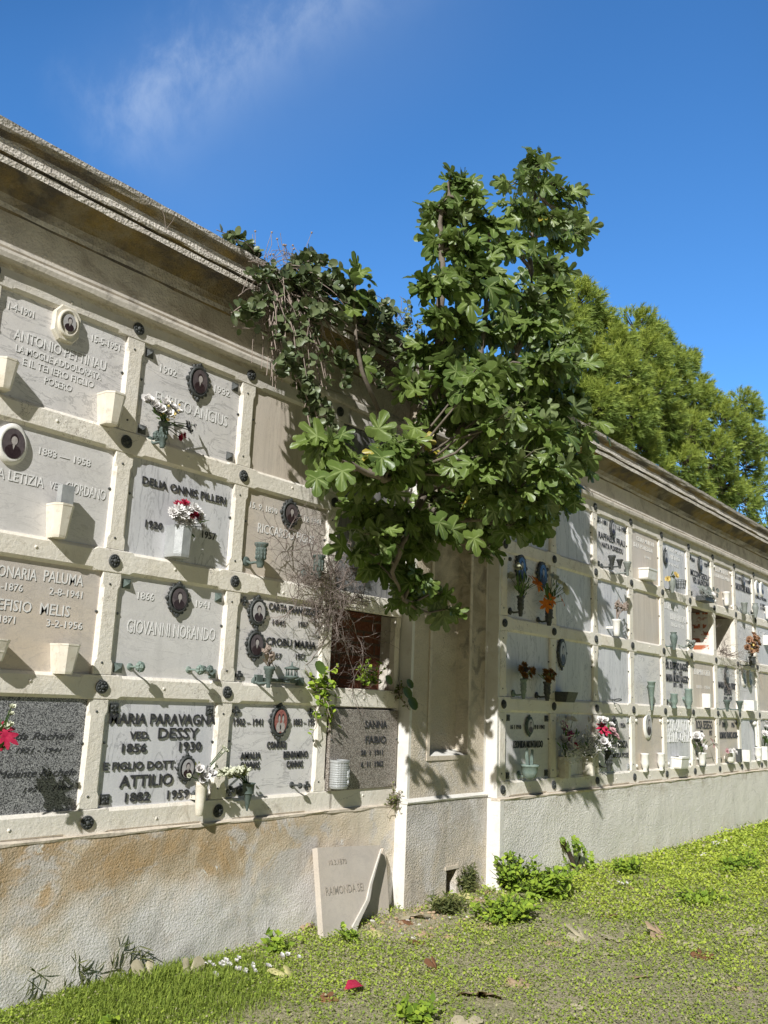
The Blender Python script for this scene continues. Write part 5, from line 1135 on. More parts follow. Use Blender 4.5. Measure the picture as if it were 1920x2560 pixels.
for (x, y, Y, rp, nl) in CL:
    if y > 1240 and x < 1260: Y = -.48
    elif y > 1090 and x < 1150: Y = max(Y, -.72)
    elif x > 1260 and 850 < y and Y > -1.2: Y -= .1
    if y < 950: rp *= .8; x = x-.06*(x-1250)
    if x < 1215 and y < 520: y += 38
    if y < 720: nl = int(nl*1.15)
    Y += rg.uniform(-.12, .12); c = at(x, y, Y); rr = rp*mpp(c)
    j = min(joints, key=lambda q: (q[0]-c).length+max(0, (q[0].z-c.z))*.4)[0]
    ntw = max(1, nl//6)
    for tw_ in range(ntw):
        tip = c+Vector((rg.gauss(0, .3), rg.gauss(-.1, .4), rg.uniform(-.2, .55)))*rr
        if ntw == 1: tip = c+Vector((0, 0, rr*.3))
        pts = wob(j, tip, 4, .08, rg); br.tube([p-FO for p in pts], [.012, .010, .008, .006, .004], 5, 0)
        for k in range(int(nl/ntw*2.0)+1):
            s = rg.uniform(.55, 1.); q = pts[3].lerp(pts[4], (s-.5)*2) if s > .5 else pts[3]
            # leaves radiate from the twig end and hang a little
            el = rg.uniform(-.75, .6); t = rg.uniform(0, 2*math.pi)
            d = Vector((math.cos(t)*math.cos(el), math.sin(t)*math.cos(el)-.25, math.sin(el))).normalized()
            pet = rr*rg.uniform(.12, .62)*(1.5 if rg.random() < .15 else 1)
            o = q+d*pet; L = rg.choice((rg.uniform(.06, .10), rg.uniform(.10, .15), rg.uniform(.12, .19)))
            d2 = (d+Vector((0, 0, -rg.uniform(.1, 1.0)))).normalized()
            nr = (UP*rg.uniform(.3, .9)+Vector((-.3, -.45, 0))+Vector((rg.gauss(0, .75), rg.gauss(0, .75), rg.gauss(0, .4)))).normalized()
            if abs(nr.dot(d2)) > .92: nr = (nr+Vector((.5, -.5, .3))).normalized()
            br.tube([q-FO, o-FO], [.0035, .0025], 4, 1)
            fig_leaf(crown, o-FO, d2, nr, L, rg.uniform(.05, .55), rg, 1. if (rg.random() < .01 and L < .15) else 0., rg.uniform(.9, 1.1))
# big sunlit leaves in the middle of the crown and a few yellow ones
for (x, y, Y, L, ax, az, yl) in [(1215, 700, -1.05, .24, .35, -.9, 0), (1170, 735, -1.08, .25, .1, -1, 0), (1150, 690, -1.05, .24, -.8, -.3, 0), (1270, 720, -1.0, .22, .6, -.7, 0), (1250, 760, -1.05, .22, .5, -.7, 0), (1290, 600, -.95, .2, -.2, -.8, 0),
                              (1040, 1060, -.95, .21, -.5, -.6, 0), (1062, 1085, -.85, .15, .1, -1, 1), (1090, 1130, -.8, .13, .0, -1, 1), (1130, 960, -1.1, .24, .2, -1, 0), (1040, 970, -1.0, .2, -.7, -.5, 0), (1180, 1330, -1.05, .2, .2, -1, 0),
                              (1120, 1310, -1.1, .2, .8, -.6, 0), (1090, 1290, -1.1, .19, .4, -.8, 0), (1250, 1245, -1.2, .2, .4, -.8, 0), (955, 1130, -1.1, .2, -.3, -.7, 0), (940, 1090, -1.1, .2, .1, .8, 0), (855, 1160, -1.1, .2, -.2, -.8, 0), (790, 1180, -1.0, .17, -.1, -1, 0)]:
    fig_leaf(crown, at(x, y, Y)-FO, Vector((ax, -.25, az)).normalized(), Vector((-.5, -.75, .5)).normalized(), L*.8, .25, rg, float(yl))
crown.build('crown', FIGLEAF, fig)
PETI = m_plain('green_petiole', C(.2, .24, .1), C(.28, .3, .14), 20, .7, .1)
br.build('branches', [BARK, PETI], fig)
# young fig shoot over the cornice
rg = random.Random(8)
sh = empty('fig_shoot', tuple(at(1000, 1100, -.12))); tag(sh, 'thin dark fig shoot with pale leaves poking above the cornice left of the tree', 'young tree'); SO = Vector(sh.location)
b = MB(); pts = [at(1000, 1110, -.12), at(960, 1060, -.25), at(935, 1000, -.4), at(905, 930, -.45), at(890, 850, -.4), at(885, 760, -.35), at(890, 690, -.3)]
b.tube([p-SO for p in pts], [.02, .018, .016, .014, .012, .009, .005], 7); b.build('stem', BARK, sh); b = MB()
for (x, y, ax, az) in [(890, 690, .5, .5), (905, 690, .9, -.1), (890, 680, -.4, .6), (880, 700, -.8, .1), (885, 740, .8, -.5), (905, 740, 1, -.2), (885, 770, -.6, -.5), (900, 900, .4, -.8)]:
    fig_leaf(b, at(x, y, -.36)-SO, Vector((ax, -.3, az)).normalized(), Vector((-.4, -.6, .6)).normalized(), rg.uniform(.13, .18), .3, rg, 0)
b.build('foliage', FIGLEAF, sh)

# ------------------------------------------------------------------ caper bush hanging over the cornice
rg = random.Random(21)
cb = empty('caper_bush', tuple(at(700, 720, -.2))); tag(cb, 'sprawling caper bush with round leaves and pale trailing stems hanging over the cornice', 'shrub'); BO = Vector(cb.location)
st_, lf = MB(), MB()
def trail(p0, p1, sag, nleaf, r=.0045, lr=.026, both=True):
    m = p0.lerp(p1, .5)+Vector((rg.uniform(-.05, .05), rg.uniform(-.08, .02), sag)); pts = [((1-t)**2)*p0+2*t*(1-t)*m+t*t*p1+Vector((rg.uniform(-.012, .012),)*3) for t in [i/8 for i in range(9)]]
    st_.tube([p-BO for p in pts], [r]*6+[r*.7]*3, 5)
    for k in range(nleaf):
        t = rg.uniform(.15, 1); i = min(7, int(t*8)); q = pts[i].lerp(pts[i+1], t*8-i); 
        d = Vector((rg.uniform(-1, 1), rg.uniform(-1, .2), rg.uniform(-.6, .8))).normalized(); nr = (Vector((-.3, -.8, .5))+Vector((rg.gauss(0, .5), rg.gauss(0, .3), rg.gauss(0, .5)))).normalized()
        if abs(d.dot(nr)) > .9: continue
        round_leaf(lf, q-BO+d*.008, d, nr, lr*rg.uniform(.6, 1.15), rg)
TR = [((650,680,-.1),(555,592,-.1),.12,14),((650,680,-.1),(590,600,-.15),.1,16),((670,700,-.15),(620,690,-.3),.05,16),((660,720,-.2),(600,790,-.35),-.02,22),((660,740,-.25),(640,790,-.35),0,16),((700,700,-.1),(830,655,-.15),.1,30),((700,700,-.1),(790,640,-.1),.1,26),
      ((700,720,-.2),(770,700,-.3),.08,30),((760,700,-.15),(860,720,-.25),.08,34),((780,720,-.15),(900,760,-.25),.06,36),((820,720,-.1),(960,800,-.2),.08,36),((860,740,-.1),(990,830,-.15),.06,30),((740,760,-.3),(800,790,-.4),.02,26),((760,760,-.3),(860,800,-.4),.02,30),
      ((700,740,-.25),(690,860,-.35),-.02,14),((720,740,-.3),(760,930,-.4),0,14),((740,740,-.3),(830,960,-.4),0,14),((700,740,-.3),(720,930,-.35),0,12),((720,900,-.35),(770,1000,-.4),0,30),((730,880,-.35),(700,930,-.4),0,20),((760,930,-.35),(790,1010,-.35),0,22),((830,880,-.4),(860,910,-.45),0,18),
      ((850,880,-.4),(870,960,-.4),0,16),((760,960,-.3),(800,1080,-.35),0,20),((740,930,-.3),(760,1010,-.35),0,20),((800,1000,-.3),(830,1080,-.35),0,14),((900,860,-.3),(960,960,-.35),0,18),((880,820,-.25),(1010,900,-.3),.03,22),((620,760,-.3),(595,770,-.35),0,10)]
for a, c, sag, n in TR: 
    for rr_ in range(3): trail(at(*a), at(c[0]+rg.uniform(-18, 18)*(rr_ > 0), c[1]+rg.uniform(-18, 22)*(rr_ > 0), c[2]+rg.uniform(-.06, .04)), sag+rg.uniform(-.02, .02), int(n*1.1), lr=.027)
for k in range(70):
    x0 = rg.uniform(640, 960); y0 = 700+(x0-640)*.36+rg.uniform(-45, 30); trail(at(x0, y0, -.15), at(x0+rg.uniform(-30, 70), y0+rg.uniform(-60, 70), rg.uniform(-.4, -.15)), .03, 12, .003, .027)
# bundle of bare stems
for k in range(95):
    x0, y0 = rg.uniform(640, 790), rg.uniform(690, 770); dx = rg.uniform(-20, 110); dy = rg.uniform(60, 230)
    trail(at(x0, y0, rg.uniform(-.3, -.1)), at(x0+dx, y0+dy, rg.uniform(-.42, -.3)), .02, 1, rg.uniform(.002, .005))
for k in range(70):      # fine brown tangle
    x0, y0 = rg.uniform(620, 740), rg.uniform(650, 730); trail(at(x0, y0, rg.uniform(-.25, -.1)), at(x0+rg.uniform(-60, 80), y0+rg.uniform(-40, 60), rg.uniform(-.35, -.15)), .03, 0, .0022)
# clump nearer the tree, smaller leaves
for k in range(46):
    x0, y0 = rg.uniform(960, 1060), rg.uniform(800, 900); trail(at(x0, y0, -.05), at(x0+rg.uniform(-40, 40), y0+rg.uniform(-60, 60), rg.uniform(-.35, -.05)), .03, 13, .002, .015)
trail(at(1020, 820, -.05), at(935, 735, -.1), .05, 5, .003, .012); trail(at(680, 790, -.3), at(585, 815, -.35), -.08, 2, .004)
lf.build('foliage', CAPER, cb); st_.build('stems', [TWIGP], cb)
# dry flower stalks above the cornice
dsk = empty('dry_flower_stalks', tuple(at(680, 660, -.1))); tag(dsk, 'thin pale dead flower stalks standing above the cornice against the sky', 'dead stalks'); DO = Vector(dsk.location); b = MB()
for k in range(26):
    x0, y0 = rg.uniform(630, 760), rg.uniform(640, 670); p1 = at(x0+rg.uniform(-30, 30), rg.uniform(575, 640), rg.uniform(-.15, 0)); p0 = at(x0, y0, -.05)
    b.tube([p-DO for p in wob(p0, p1, 3, .06, rg)], .0018, 4)
    if k % 2: b.blob(p1-DO, .008, 0, 6, 4)
for k in range(2): b.tube([p-DO for p in wob(at(415, 575, -.2), at(405+k*32, 525+k*15, -.2), 3, .05, rg)], .0015, 4)
for k in range(18):
    x0 = rg.uniform(940, 1010); b.tube([p-DO for p in wob(at(x0, 800, -.05), at(x0+rg.uniform(-50, 30), rg.uniform(735, 780), -.05), 3, .08, rg)], .0016, 4)
b.build('stalks', TWIGP, dsk)

# ------------------------------------------------------------------ dry shrub on the wall
rg = random.Random(33)
ds = empty('dry_shrub', tuple(at(810, 1450, -.05))); tag(ds, 'tangled leafless brown shrub growing from the joint between graves, with a few green shoots', 'shrub'); O2 = Vector(ds.location); b = MB()
def twigs(p, d, ln, r, depth, b, O2, n=5, grav=0.):
    pts = [p]
    for i in range(4):
        d = (d+Vector((rg.gauss(0, .28), rg.gauss(0, .22), rg.gauss(0, .28)+grav))).normalized(); p = p+d*ln/4; pts.append(p)
    b.tube([q-O2 for q in pts], [r, r*.9, r*.8, r*.7, r*.5], 4 if r > .002 else 3)
    if depth:
        for k in range(n):
            q = rg.choice(pts[1:]); a = (d+Vector((rg.gauss(0, .8), rg.gauss(0, .5), rg.gauss(0, .8)))).normalized(); twigs(q, a, ln*rg.uniform(.4, .65), r*.65, depth-1, b, O2, n, grav)
for (tx, ty) in [(720, 1400), (740, 1450), (780, 1360), (810, 1370), (700, 1480), (720, 1540), (760, 1560), (900, 1560), (940, 1540), (870, 1640), (930, 1640), (840, 1560), (880, 1480), (930, 1460), (790, 1470), (760, 1500), (850, 1420), (900, 1600), (860, 1680)]:
    p0 = at(835+rg.uniform(-25, 35), 1470+rg.uniform(-20, 20), -.05); p1 = at(tx+25, ty, rg.uniform(-.22, -.08)); d = (p1-p0)
    twigs(p0, d.normalized(), d.length*.88, .0045, 3, b, O2, 5)
b.build('twigs', [TWIG], ds)
def leafy(name, label, cat, P0, rx, ry, rz, n, mat, L, W, kind='point', seed=1, stems=10, stemmat=None, droop=0., group=None):
    rg = random.Random(seed); o = empty(name, tuple(P0)); tag(o, label, cat, group); b = MB(); s = MB()
    for k in range(stems):
        t = rg.uniform(0, 6.28); q = Vector((math.cos(t)*rx*rg.random(), math.sin(t)*ry*rg.random(), rz*rg.uniform(.3, 1)-droop*rg.random())); pts = wob(Vector((rg.uniform(-.2, .2)*rx, 0, 0)), q, 4, .08, rg); s.tube(pts, [.004, .0035, .003, .0025, .0015], 5)
        for j in range(max(1, n//stems)):
            t = rg.uniform(.15, 1); i = min(3, int(t*4)); p = pts[i].lerp(pts[i+1], t*4-i); d = Vector((rg.gauss(0, 1), rg.gauss(0, 1), rg.gauss(.3, .6))).normalized(); nr = Vector((rg.gauss(-.2, .5), rg.gauss(-.4, .5), 1)).normalized()
            if kind == 'point': point_leaf(b, p, d, nr, L*rg.uniform(.6, 1.2), W*rg.uniform(.7, 1.2), rg)
            elif abs(d.dot(nr)) < .9: round_leaf(b, p, d, nr, L*rg.uniform(.6, 1.2), rg)
    b.build('foliage', mat, o); s.build('stems', stemmat or TWIGP, o); return o
leafy('wall_weed', 'bright green leafy weed sprouting from the beam below the stacked portraits', 'weed', at(800, 1720, -.03), .22, .14, .26, 260, WEED, .045, .03, seed=2, stems=22, droop=.42)
leafy('wall_weed', 'yellow green weed growing along the sill of the bricked niche', 'weed', at(930, 1712, -.02), .24, .1, .2, 230, WEED, .035, .026, seed=3, stems=20, droop=.06)
o = leafy('wall_weed', 'weed with a few large round glossy leaves beside the pilaster edge', 'weed', at(1000, 1735, -.04), .13, .1, .12, 60, DULLWEED, .03, .02, seed=4, stems=10, droop=.2)
b = MB(); rg = random.Random(4)
for (x, y, r_) in ((1010, 1720, .045), (1022, 1745, .05), (965, 1690, .035), (790, 1655, .045), (1018, 1700, .035)): round_leaf(b, at(x, y, -.1)-Vector(o.location), Vector((.4, -.2, -.5)).normalized(), Vector((-.3, -.8, .4)).normalized(), r_, rg)
b.build('foliage', FIGLEAF, o)
leafy('wall_weed', 'small dull green tuft growing from the plinth top at the pilaster corner', 'weed', at(985, 2000, -.04), .15, .08, .16, 170, DULLWEED, .03, .012, seed=5, stems=26, droop=.18)
# dried growth out of the open niches on the far wall
rg = random.Random(40)
p0 = at(*K7(1110, 1600), YR+.03); ds2 = empty('dry_vine', tuple(p0)); tag(ds2, 'dry brown vine spilling from the right open niche down over the beams', 'dead vine'); O2 = Vector(ds2.location); b = MB()
for (x, y) in [(1100, 1380), (1160, 1450), (1200, 1500), (1230, 1540), (1090, 1560), (1290, 1700), (1300, 1800), (1320, 1880), (1290, 1760)]:
    p1 = at(*K7(x, y), YR-.06); d = p1-p0; twigs(p0, d.normalized(), d.length*1.0, .004, 2, b, O2, 5)
b.build('twigs', TWIG, ds2)
b = MB(); dw = empty('tie_wires', tuple(at(*K7(1350, 1700), YR-.1))); tag(dw, 'pale wires tied round the dried rose holder', 'wire'); O2 = Vector(dw.location)
for (a, c) in (((1080, 1640), (1500, 1720)), ((1330, 1700), (1640, 1800)), ((1520, 1640), (1600, 1900)), ((1380, 1640), (1560, 1660)), ((1340, 1720), (1600, 1740)), ((1500, 1660), (1600, 2040))): b.tube([p-O2 for p in wob(at(*K7(*a), YR-.02), at(*K7(*c), YR-.16), 5, .03, rg)], .0025, 4)
b.build('wire', TWIGP, dw)

# ------------------------------------------------------------------ pines behind the wall
def pine(label, blobs, Y, trunk, seed, name='pine_tree'):
    rg = random.Random(seed); base = at(*trunk, Y); base.z = 0; root = empty(name, tuple(base)); tag(root, label, 'tree', 'pines behind the wall'); O = Vector(root.location); b = MB(); s = MB()
    cs = [(at(x, y, Y+dy), r) for x, y, dy, r in blobs]; top = max(c.z for c, r in cs)
    s.tube([Vector((rg.uniform(-.1, .1), rg.uniform(-.1, .1), top*.62*i/8)) for i in range(9)], [.32*(1-.08*i) for i in range(9)], 10)
    for c, rp in cs:
        r = rp*mpp(c); j = Vector((base.x, base.y, max(2, min(c.z-r*.9, top*.6)))); s.tube([p-O for p in wob(j, c, 5, .06, rg)], [.08, .06, .05, .035, .02, .01], 6)
        n = int(155*(rp/50)**2)+30
        for k in range(n):
            u = Vector((rg.gauss(0, 1), rg.gauss(0, 1), rg.gauss(0, 1))).normalized()
            if u.y > .35 and rg.random() < .7: u.y *= -1
            q = c+Vector((u.x*r, u.y*r*.9, u.z*r*.9))*rg.uniform(.55, 1.08); d = (u+Vector((-.1, -.2, .45))+Vector((rg.gauss(0, .3),)*3)).normalized()
            if k % 4 == 0: s.tube([c.lerp(q, .3)-O, q-O], [.02, .008], 4)
            # a shoot: a short axis with long needles in a brush
            Ls = rg.uniform(.08, .26); tone = min(1, max(0, .30+.32*u.z-.22*u.x-.12*u.y+rg.uniform(-.22, .22)-.5*(1-(q-c).length/r)))  # tone paints needles brighter on the sunward top, darker inside the clump
            _, a, e = frame_of(d)
            for i in range(24):
                f = rg.random(); ph = rg.uniform(0, 6.28); nd = (d*rg.uniform(.7, 1.3)+(a*math.cos(ph)+e*math.sin(ph))*rg.uniform(.35, 1.5)).normalized(); p0 = q+d*(Ls*f)-O; ln = rg.uniform(.09, .21)
                sd = nd.cross(Vector((.3, .8, .1))).normalized()*.011
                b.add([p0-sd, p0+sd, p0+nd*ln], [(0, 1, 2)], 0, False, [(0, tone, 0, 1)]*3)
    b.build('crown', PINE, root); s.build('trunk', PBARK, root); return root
pine('bushy yellow green pine, tallest of the pines behind the fig tree', [(1735,1000,-.2,45),(1745,965,0,30),(1690,1090,-.4,50),(1370,740,0,60),(1440,770,.3,70),(1400,830,-.6,70),(1490,830,.2,60),(1330,830,0,60),(1530,870,-.4,55),(1590,830,.3,60),(1640,850,.2,38),(1600,900,-.6,70),(1660,910,0,50),(1540,950,-.8,80),(1460,930,-.6,80),(1620,980,-.8,70),(1700,920,.2,40),(1720,900,.4,26),(1690,980,0,50),
      (1480,1020,-.9,70),(1560,1040,-1,75),(1650,1050,-.8,60),(1420,1000,-.5,70),(1510,1110,-.6,60),(1590,1120,-.8,60),(1440,1080,-.4,60),(1700,1040,.2,45),(1380,920,.4,70),(1660,1110,-.3,50)], 6., (1520, 1100), 61)
pine('broad yellow green pine in the middle, its boughs reaching over the cornice', [(1760,1020,.2,50),(1800,1060,-.3,60),(1720,1090,-.4,60),(1850,1010,.2,40),(1870,1030,.3,38),(1840,1100,-.5,60),(1770,1140,-.8,65),(1700,1170,-.6,55),(1860,1170,-.4,50),(1800,1220,-.7,60),(1730,1230,-.5,50),(1850,1260,-.5,45),(1640,1180,-.2,45),(1880,1110,0,40),(1780,1290,-.4,45),(1860,1320,-.4,40),(1680,1230,-.2,40)], 5.5, (1790, 1150), 62)
pine('darker pine at the right edge, partly cut off', [(1915,1130,.2,40),(1900,1220,.6,45),(1940,1180,0,45),(1915,1290,.6,40),(1955,1250,.2,50),(1870,1240,1.,40),(1925,1350,.4,34),(1980,1140,.5,50)], 7.5, (1960, 1200), 63)

# street lamp behind the wall
lp = at(1322, 900, 3.); lo = empty('street_lamp', (lp.x, lp.y, 0)); tag(lo, 'white street lamp pole with a flat grey head showing through the fig leaves', 'street lamp')
ztop = at(1322, 862, 3.).z; b = MB(); b.tube([(0, 0, 0), (0, 0, 3), (0, 0, ztop-.55), (0, 0, ztop-.5), (0, 0, ztop-.2), (0, 0, ztop-.18), (0, 0, ztop)], [.075, .07, .06, .085, .085, .055, .055], 12); b.build('pole', LAMPW, lo)
b = MB(); b.loft([[(x, y*wd, ztop+z) for y, z in ((-1, -.02), (1, -.02), (.8, .05), (-.8, .05))] for x, wd in ((.08, .07), (-.1, .13), (-.55, .13), (-.68, .06))]); b.build('lamp_head', m_plain('lamp_grey', C(.35, .36, .38), C(.3, .3, .32)), lo)

# ------------------------------------------------------------------ broken slab leaning on the plinth
def leaning(name, label, pts, mat, texts=(), th=.03, Yb=-.17, Yt=-.03, z0=None):
    "slab outline given at photo positions, leaning back against the plinth"
    zt_ = .60
    P3 = []
    for (x, y) in pts:
        Y = -.1
        for _ in range(12):
            p = at(x, y, Y); Y = Yb+(Yt-Yb)*(p.z-.08)/(zt_-.08)
        P3.append(at(x, y, Y))
    o = empty(name, tuple(sum(P3, Vector())/len(P3))); o.location.z = .06; O = Vector(o.location); tag(o, label, 'broken slab')
    n = Vector((0, (zt_-.08), -(Yt-Yb))).normalized(); b = MB(); N = len(P3); e = .003
    fr = [p-O for p in P3]; bk = [p-O+n*th for p in P3]
    b.loft([bk, fr], 0, False); b.build('panel', mat, o)
    return o, P3, n
LSL = m_marble('dusty_brown_marble', C(.72, .64, .55), C(.62, .55, .48), C(.66, .56, .45), (1, 1, 2), .2)
K = K5
o, P3, n = leaning('broken_slab', 'large leaning piece of a broken brownish marble slab with faint incised name', [K(590, 1648), K(553, 1112), K(820, 1100), K(925, 1098), K(932, 1125), K(868, 1320), K(845, 1420), K(752, 1600), K(745, 1640)], LSL, th=.045, Yb=-.235, Yt=-.085)
tb = MB()
for s, xl, yl, xr, yr, hh in (('10.3.1870', 622, 1215, 728, 1205, 32), ('RAIMONDA SEI', 605, 1395, 828, 1365, 52)):
    Yt = -.03
    def onp(x, y):
        Y = -.1
        for _ in range(12):
            p = at(*K(x, y), Y); Y = -.235+.15*(p.z-.08)/.52
        return at(*K(x, y), Y-.0025)
    A, B = onp(xl, yl), onp(xr, yr); h = onp((xl+xr)/2, (yl+yr)/2-hh).z-onp((xl+xr)/2, (yl+yr)/2).z; vs, fs, x0, x1 = text_geo(s, .005, 0, .03); sx = (B-A).length/(x1-x0); u = (B-A).normalized(); up = Vector((0, .14, .52)).normalized()
    tb.add([(A+u*((x-x0)*sx)+up*(y*h/.7)+Vector((0, -.0008, 0))-Vector(o.location)) for x, y, z in vs], fs, 0)
tb.build('lettering', m_plain('worn_incised_letter', C(.72, .66, .58), C(.62, .57, .5)), o)
leaning('broken_slab', 'narrow leaning fragment with a white broken edge, right of the large piece', [K(760, 1618), K(775, 1560), K(850, 1425), K(872, 1325), K(945, 1115), K(960, 1165), K(985, 1590), K(820, 1625)], LSL, Yb=-.13, Yt=-.03)
b = MB(); A = [K(750, 1618), K(758, 1590), K(848, 1420), K(869, 1322), K(933, 1120), K(935, 1126), K(880, 1325), K(864, 1425), K(800, 1560), K(782, 1630)]
o = empty('break_edge', tuple(at(*K(790, 1610), -.18))); tag(o, 'long thin strip painted pale for the sunlit broken edge of the leaning slab', 'broken slab'); O = Vector(o.location)
def lean(x, y, d=0):
    Y = -.1
    for _ in range(12):
        p = at(x, y, Y); Y = -.245+.15*(p.z-.08)/.52
    return at(x, y, Y-d)
b.loft([[lean(*q)-O+Vector((0, .02, 0)) for q in A], [lean(*q)-O for q in A]]); b.build('panel', m_plain('sunlit_marble_break', C(.72, .68, .62), C(.6, .55, .48), 20), o)  # pale strip for the slab's broken edge, sunlight put into its colour
p = at(778, 2320, -.06); o = empty('dead_leaf', tuple(p)); tag(o, 'curled rusty dead leaf standing against the plinth left of the leaning slab', 'dead leaf', 'dead leaves on the grass'); b = MB(); fig_leaf(b, Vector((0, 0, -.08)), Vector((.1, 0, 1)), Vector((0, -1, .1)).normalized(), .16, 1.2, random.Random(3)); b.build('leaf', DL[0], o)

# ------------------------------------------------------------------ ground cover
def cover(name, label, n, seed, mat, sampler, shape, group=None):
    rg = random.Random(seed); b = MB(); k = 0
    V_, F_, C_ = b.v, b.f, []
    while k < n:
        x, y, s, ton, yel = sampler(rg)
        if x is None: continue
        k += 1; z = hground(x, y); shape(rg, V_, F_, C_, x, y, z, s, ton, yel)
    b.m = [0]*len(F_); b.s = [True]*len(F_); b.c = C_
    return b
def in_front(x, y):
    if y > -.03: return False
    if x > 2.5 and y > -.14: return False
    if x > 3.55 and y > -.25: return False
    return True
def clover(rg, V, F, Cc, x, y, z, s, ton, yel):
    hgt = abs(rg.gauss(0, 1))*.014*s+.004; o = len(V); a = rg.uniform(0, 6.28); tx, ty = rg.gauss(0, .45), rg.gauss(0, .45); L = rg.uniform(.004, .0095)*s
    ca, sa = math.cos(a), math.sin(a)
    for u, w_ in ((0, 0), (.6, .5), (1, 0), (.6, -.5)):
        px, py = (u*ca-w_*sa)*L*1.6, (u*sa+w_*ca)*L*1.6; V.append((x+px, y+py, z+hgt+px*tx+py*ty)); Cc.append((0, ton, yel, 1))
    F.append((o, o+1, o+2, o+3))
def blade(rg, V, F, Cc, x, y, z, s, ton, yel):
    ton *= .6
    L = rg.uniform(.03, .09)*s; a = rg.uniform(0, 6.28); le = rg.uniform(.2, 1.15) if yel < .5 else rg.uniform(1., 1.5); w_ = .0022*s; o = len(V); ca, sa = math.cos(a), math.sin(a); dx, dy = ca*le*L, sa*le*L
    V += [(x-sa*w_, y+ca*w_, z-.005), (x+sa*w_, y-ca*w_, z-.005), (x+dx*.4+sa*w_*.8, y+dy*.4-ca*w_*.8, z+L*.6*(1 if yel < .5 else .25)), (x+dx*.4-sa*w_*.8, y+dy*.4+ca*w_*.8, z+L*.6*(1 if yel < .5 else .25)), (x+dx, y+dy, z+L*max(.12, 1-.4*le)*(1 if yel < .5 else .3))]
    Cc += [(0, ton, yel, 1)]*5; F += [(o, o+1, o+2, o+3), (o+3, o+2, o+4)]
def patch(x, y): return .5+.5*noise.noise(Vector((x*1.1, y*1.1, 7)))+.35*noise.noise(Vector((x*3.3, y*3.3, 2)))
def samp_clover(rg):
    # density falls with distance from the viewer
    t = rg.random()**1.0; x = -1.+13*(rg.random()**1.5); y = -(rg.random()**1.15)*min(4.6, 1.9+x*.9 if x > 0 else 1.9)
    if not in_front(x, y): return None, 0, 0, 0, 0
    p = patch(x, y); bare = max(0, 1-math.hypot((x-2.35)/.75, (y+.35)/.35))
    if rg.random() > (p-.18)*1.9+.12+.25*min(1, max(0, x-3)) or rg.random() < bare*1.4: return None, 0, 0, 0, 0
    d = math.hypot(x+2.76, y+4.1); right = min(1, max(0, (x-2.5)/3.))
    return x, y, max(1, d/5.2), min(1, max(0, .2+.5*(p-.4)+.45*right*rg.random()+rg.uniform(-.2, .25))), (1. if rg.random() < .17-.1*right else 0)
def samp_blade(rg):
    x = -1.+12*(rg.random()**1.7); y = -(rg.random()**1.1)*min(4.6, 1.9+x*.9 if x > 0 else 1.9)
    if not in_front(x, y): return None, 0, 0, 0, 0
    lf_ = max(0, 1-math.hypot((x-.35)/.9, (y+.25)/.7))*(.35+.9*patch(x*2, y*2+5)); p = patch(y*1.3, x)
    if rg.random() > .5+lf_*1.5: return None, 0, 0, 0, 0
    d = math.hypot(x+2.76, y+4.1)
    return x, y, (.55+.75*lf_)*max(1, d/5.5)*(1 if lf_ > .1 else .62), rg.uniform(.1, .7), (1. if rg.random() < (.12 if lf_ > .2 else .32) else 0)
c1 = cover('g', '', 240000, 71, GRASS, samp_clover, clover); c2 = cover('g', '', 110000, 72, GRASS, samp_blade, blade)
o = c1.build('ground_cover', GRASS, kind='stuff'); tag(o, 'short bright green clover and weeds covering the ground before the walls', 'ground cover', kind='stuff')
o = c2.build('grass', BLADES, kind='stuff'); tag(o, 'loose grass blades, longest at the foot of the near plinth', 'grass', kind='stuff')
# weeds as plants of their own
def gw(x, y, z=.03): 
    p = gnd(x, y, .06); p.z = hground(p.x, p.y); return p
WS = [('leafy weed clump at the foot of the white strip right of the pilaster', 1290, 2225, .32, .2, .30, 800, .055, .028, WEED), ('broad leafy green bush along the far plinth', 1370, 2235, .42, .2, .24, 900, .055, .03, WEED),
      ('low bright green weed in front of the bush by the far plinth', 1270, 2285, .4, .24, .15, 900, .05, .028, WEED), ('dull green tuft in front of the dark vent hole', 1165, 2235, .15, .1, .22, 420, .05, .012, DULLWEED),
      ('small leafy weed along the far plinth, right of the ivy stump', 1570, 2175, .3, .14, .14, 420, .05, .03, WEED), ('pale weed tuft with long leaves before the pilaster base', 1120, 2275, .26, .16, .12, 320, .07, .012, DULLWEED),
      ('green weed at the left foot of the leaning slab', 705, 2360, .2, .12, .10, 120, .05, .028, WEED), ('leafy weed in front of the leaning slab', 880, 2345, .16, .1, .09, 90, .045, .025, WEED),
      ('clump of broad weeds at the lower edge of the picture', 1030, 2530, .16, .14, .10, 170, .04, .028, WEED), ('broad green weed at the lower left', 270, 2545, .12, .1, .07, 80, .045, .03, WEED),
      ('low weed spreading at the right edge of the grass', 1850, 2160, .6, .25, .12, 800, .05, .03, WEED), ('low weed below the right end of the far plinth', 1750, 2240, .5, .25, .07, 500, .045, .025, WEED)]
for i, (lab, x, y, rx, ry, rz, n, L, W, mat) in enumerate(WS): leafy('weed', lab, 'weed', gw(x, y), rx, ry, rz, n, mat, L, W, seed=100+i, stems=max(8, n//9), stemmat=DULLWEED, group='weeds at the foot of the walls')
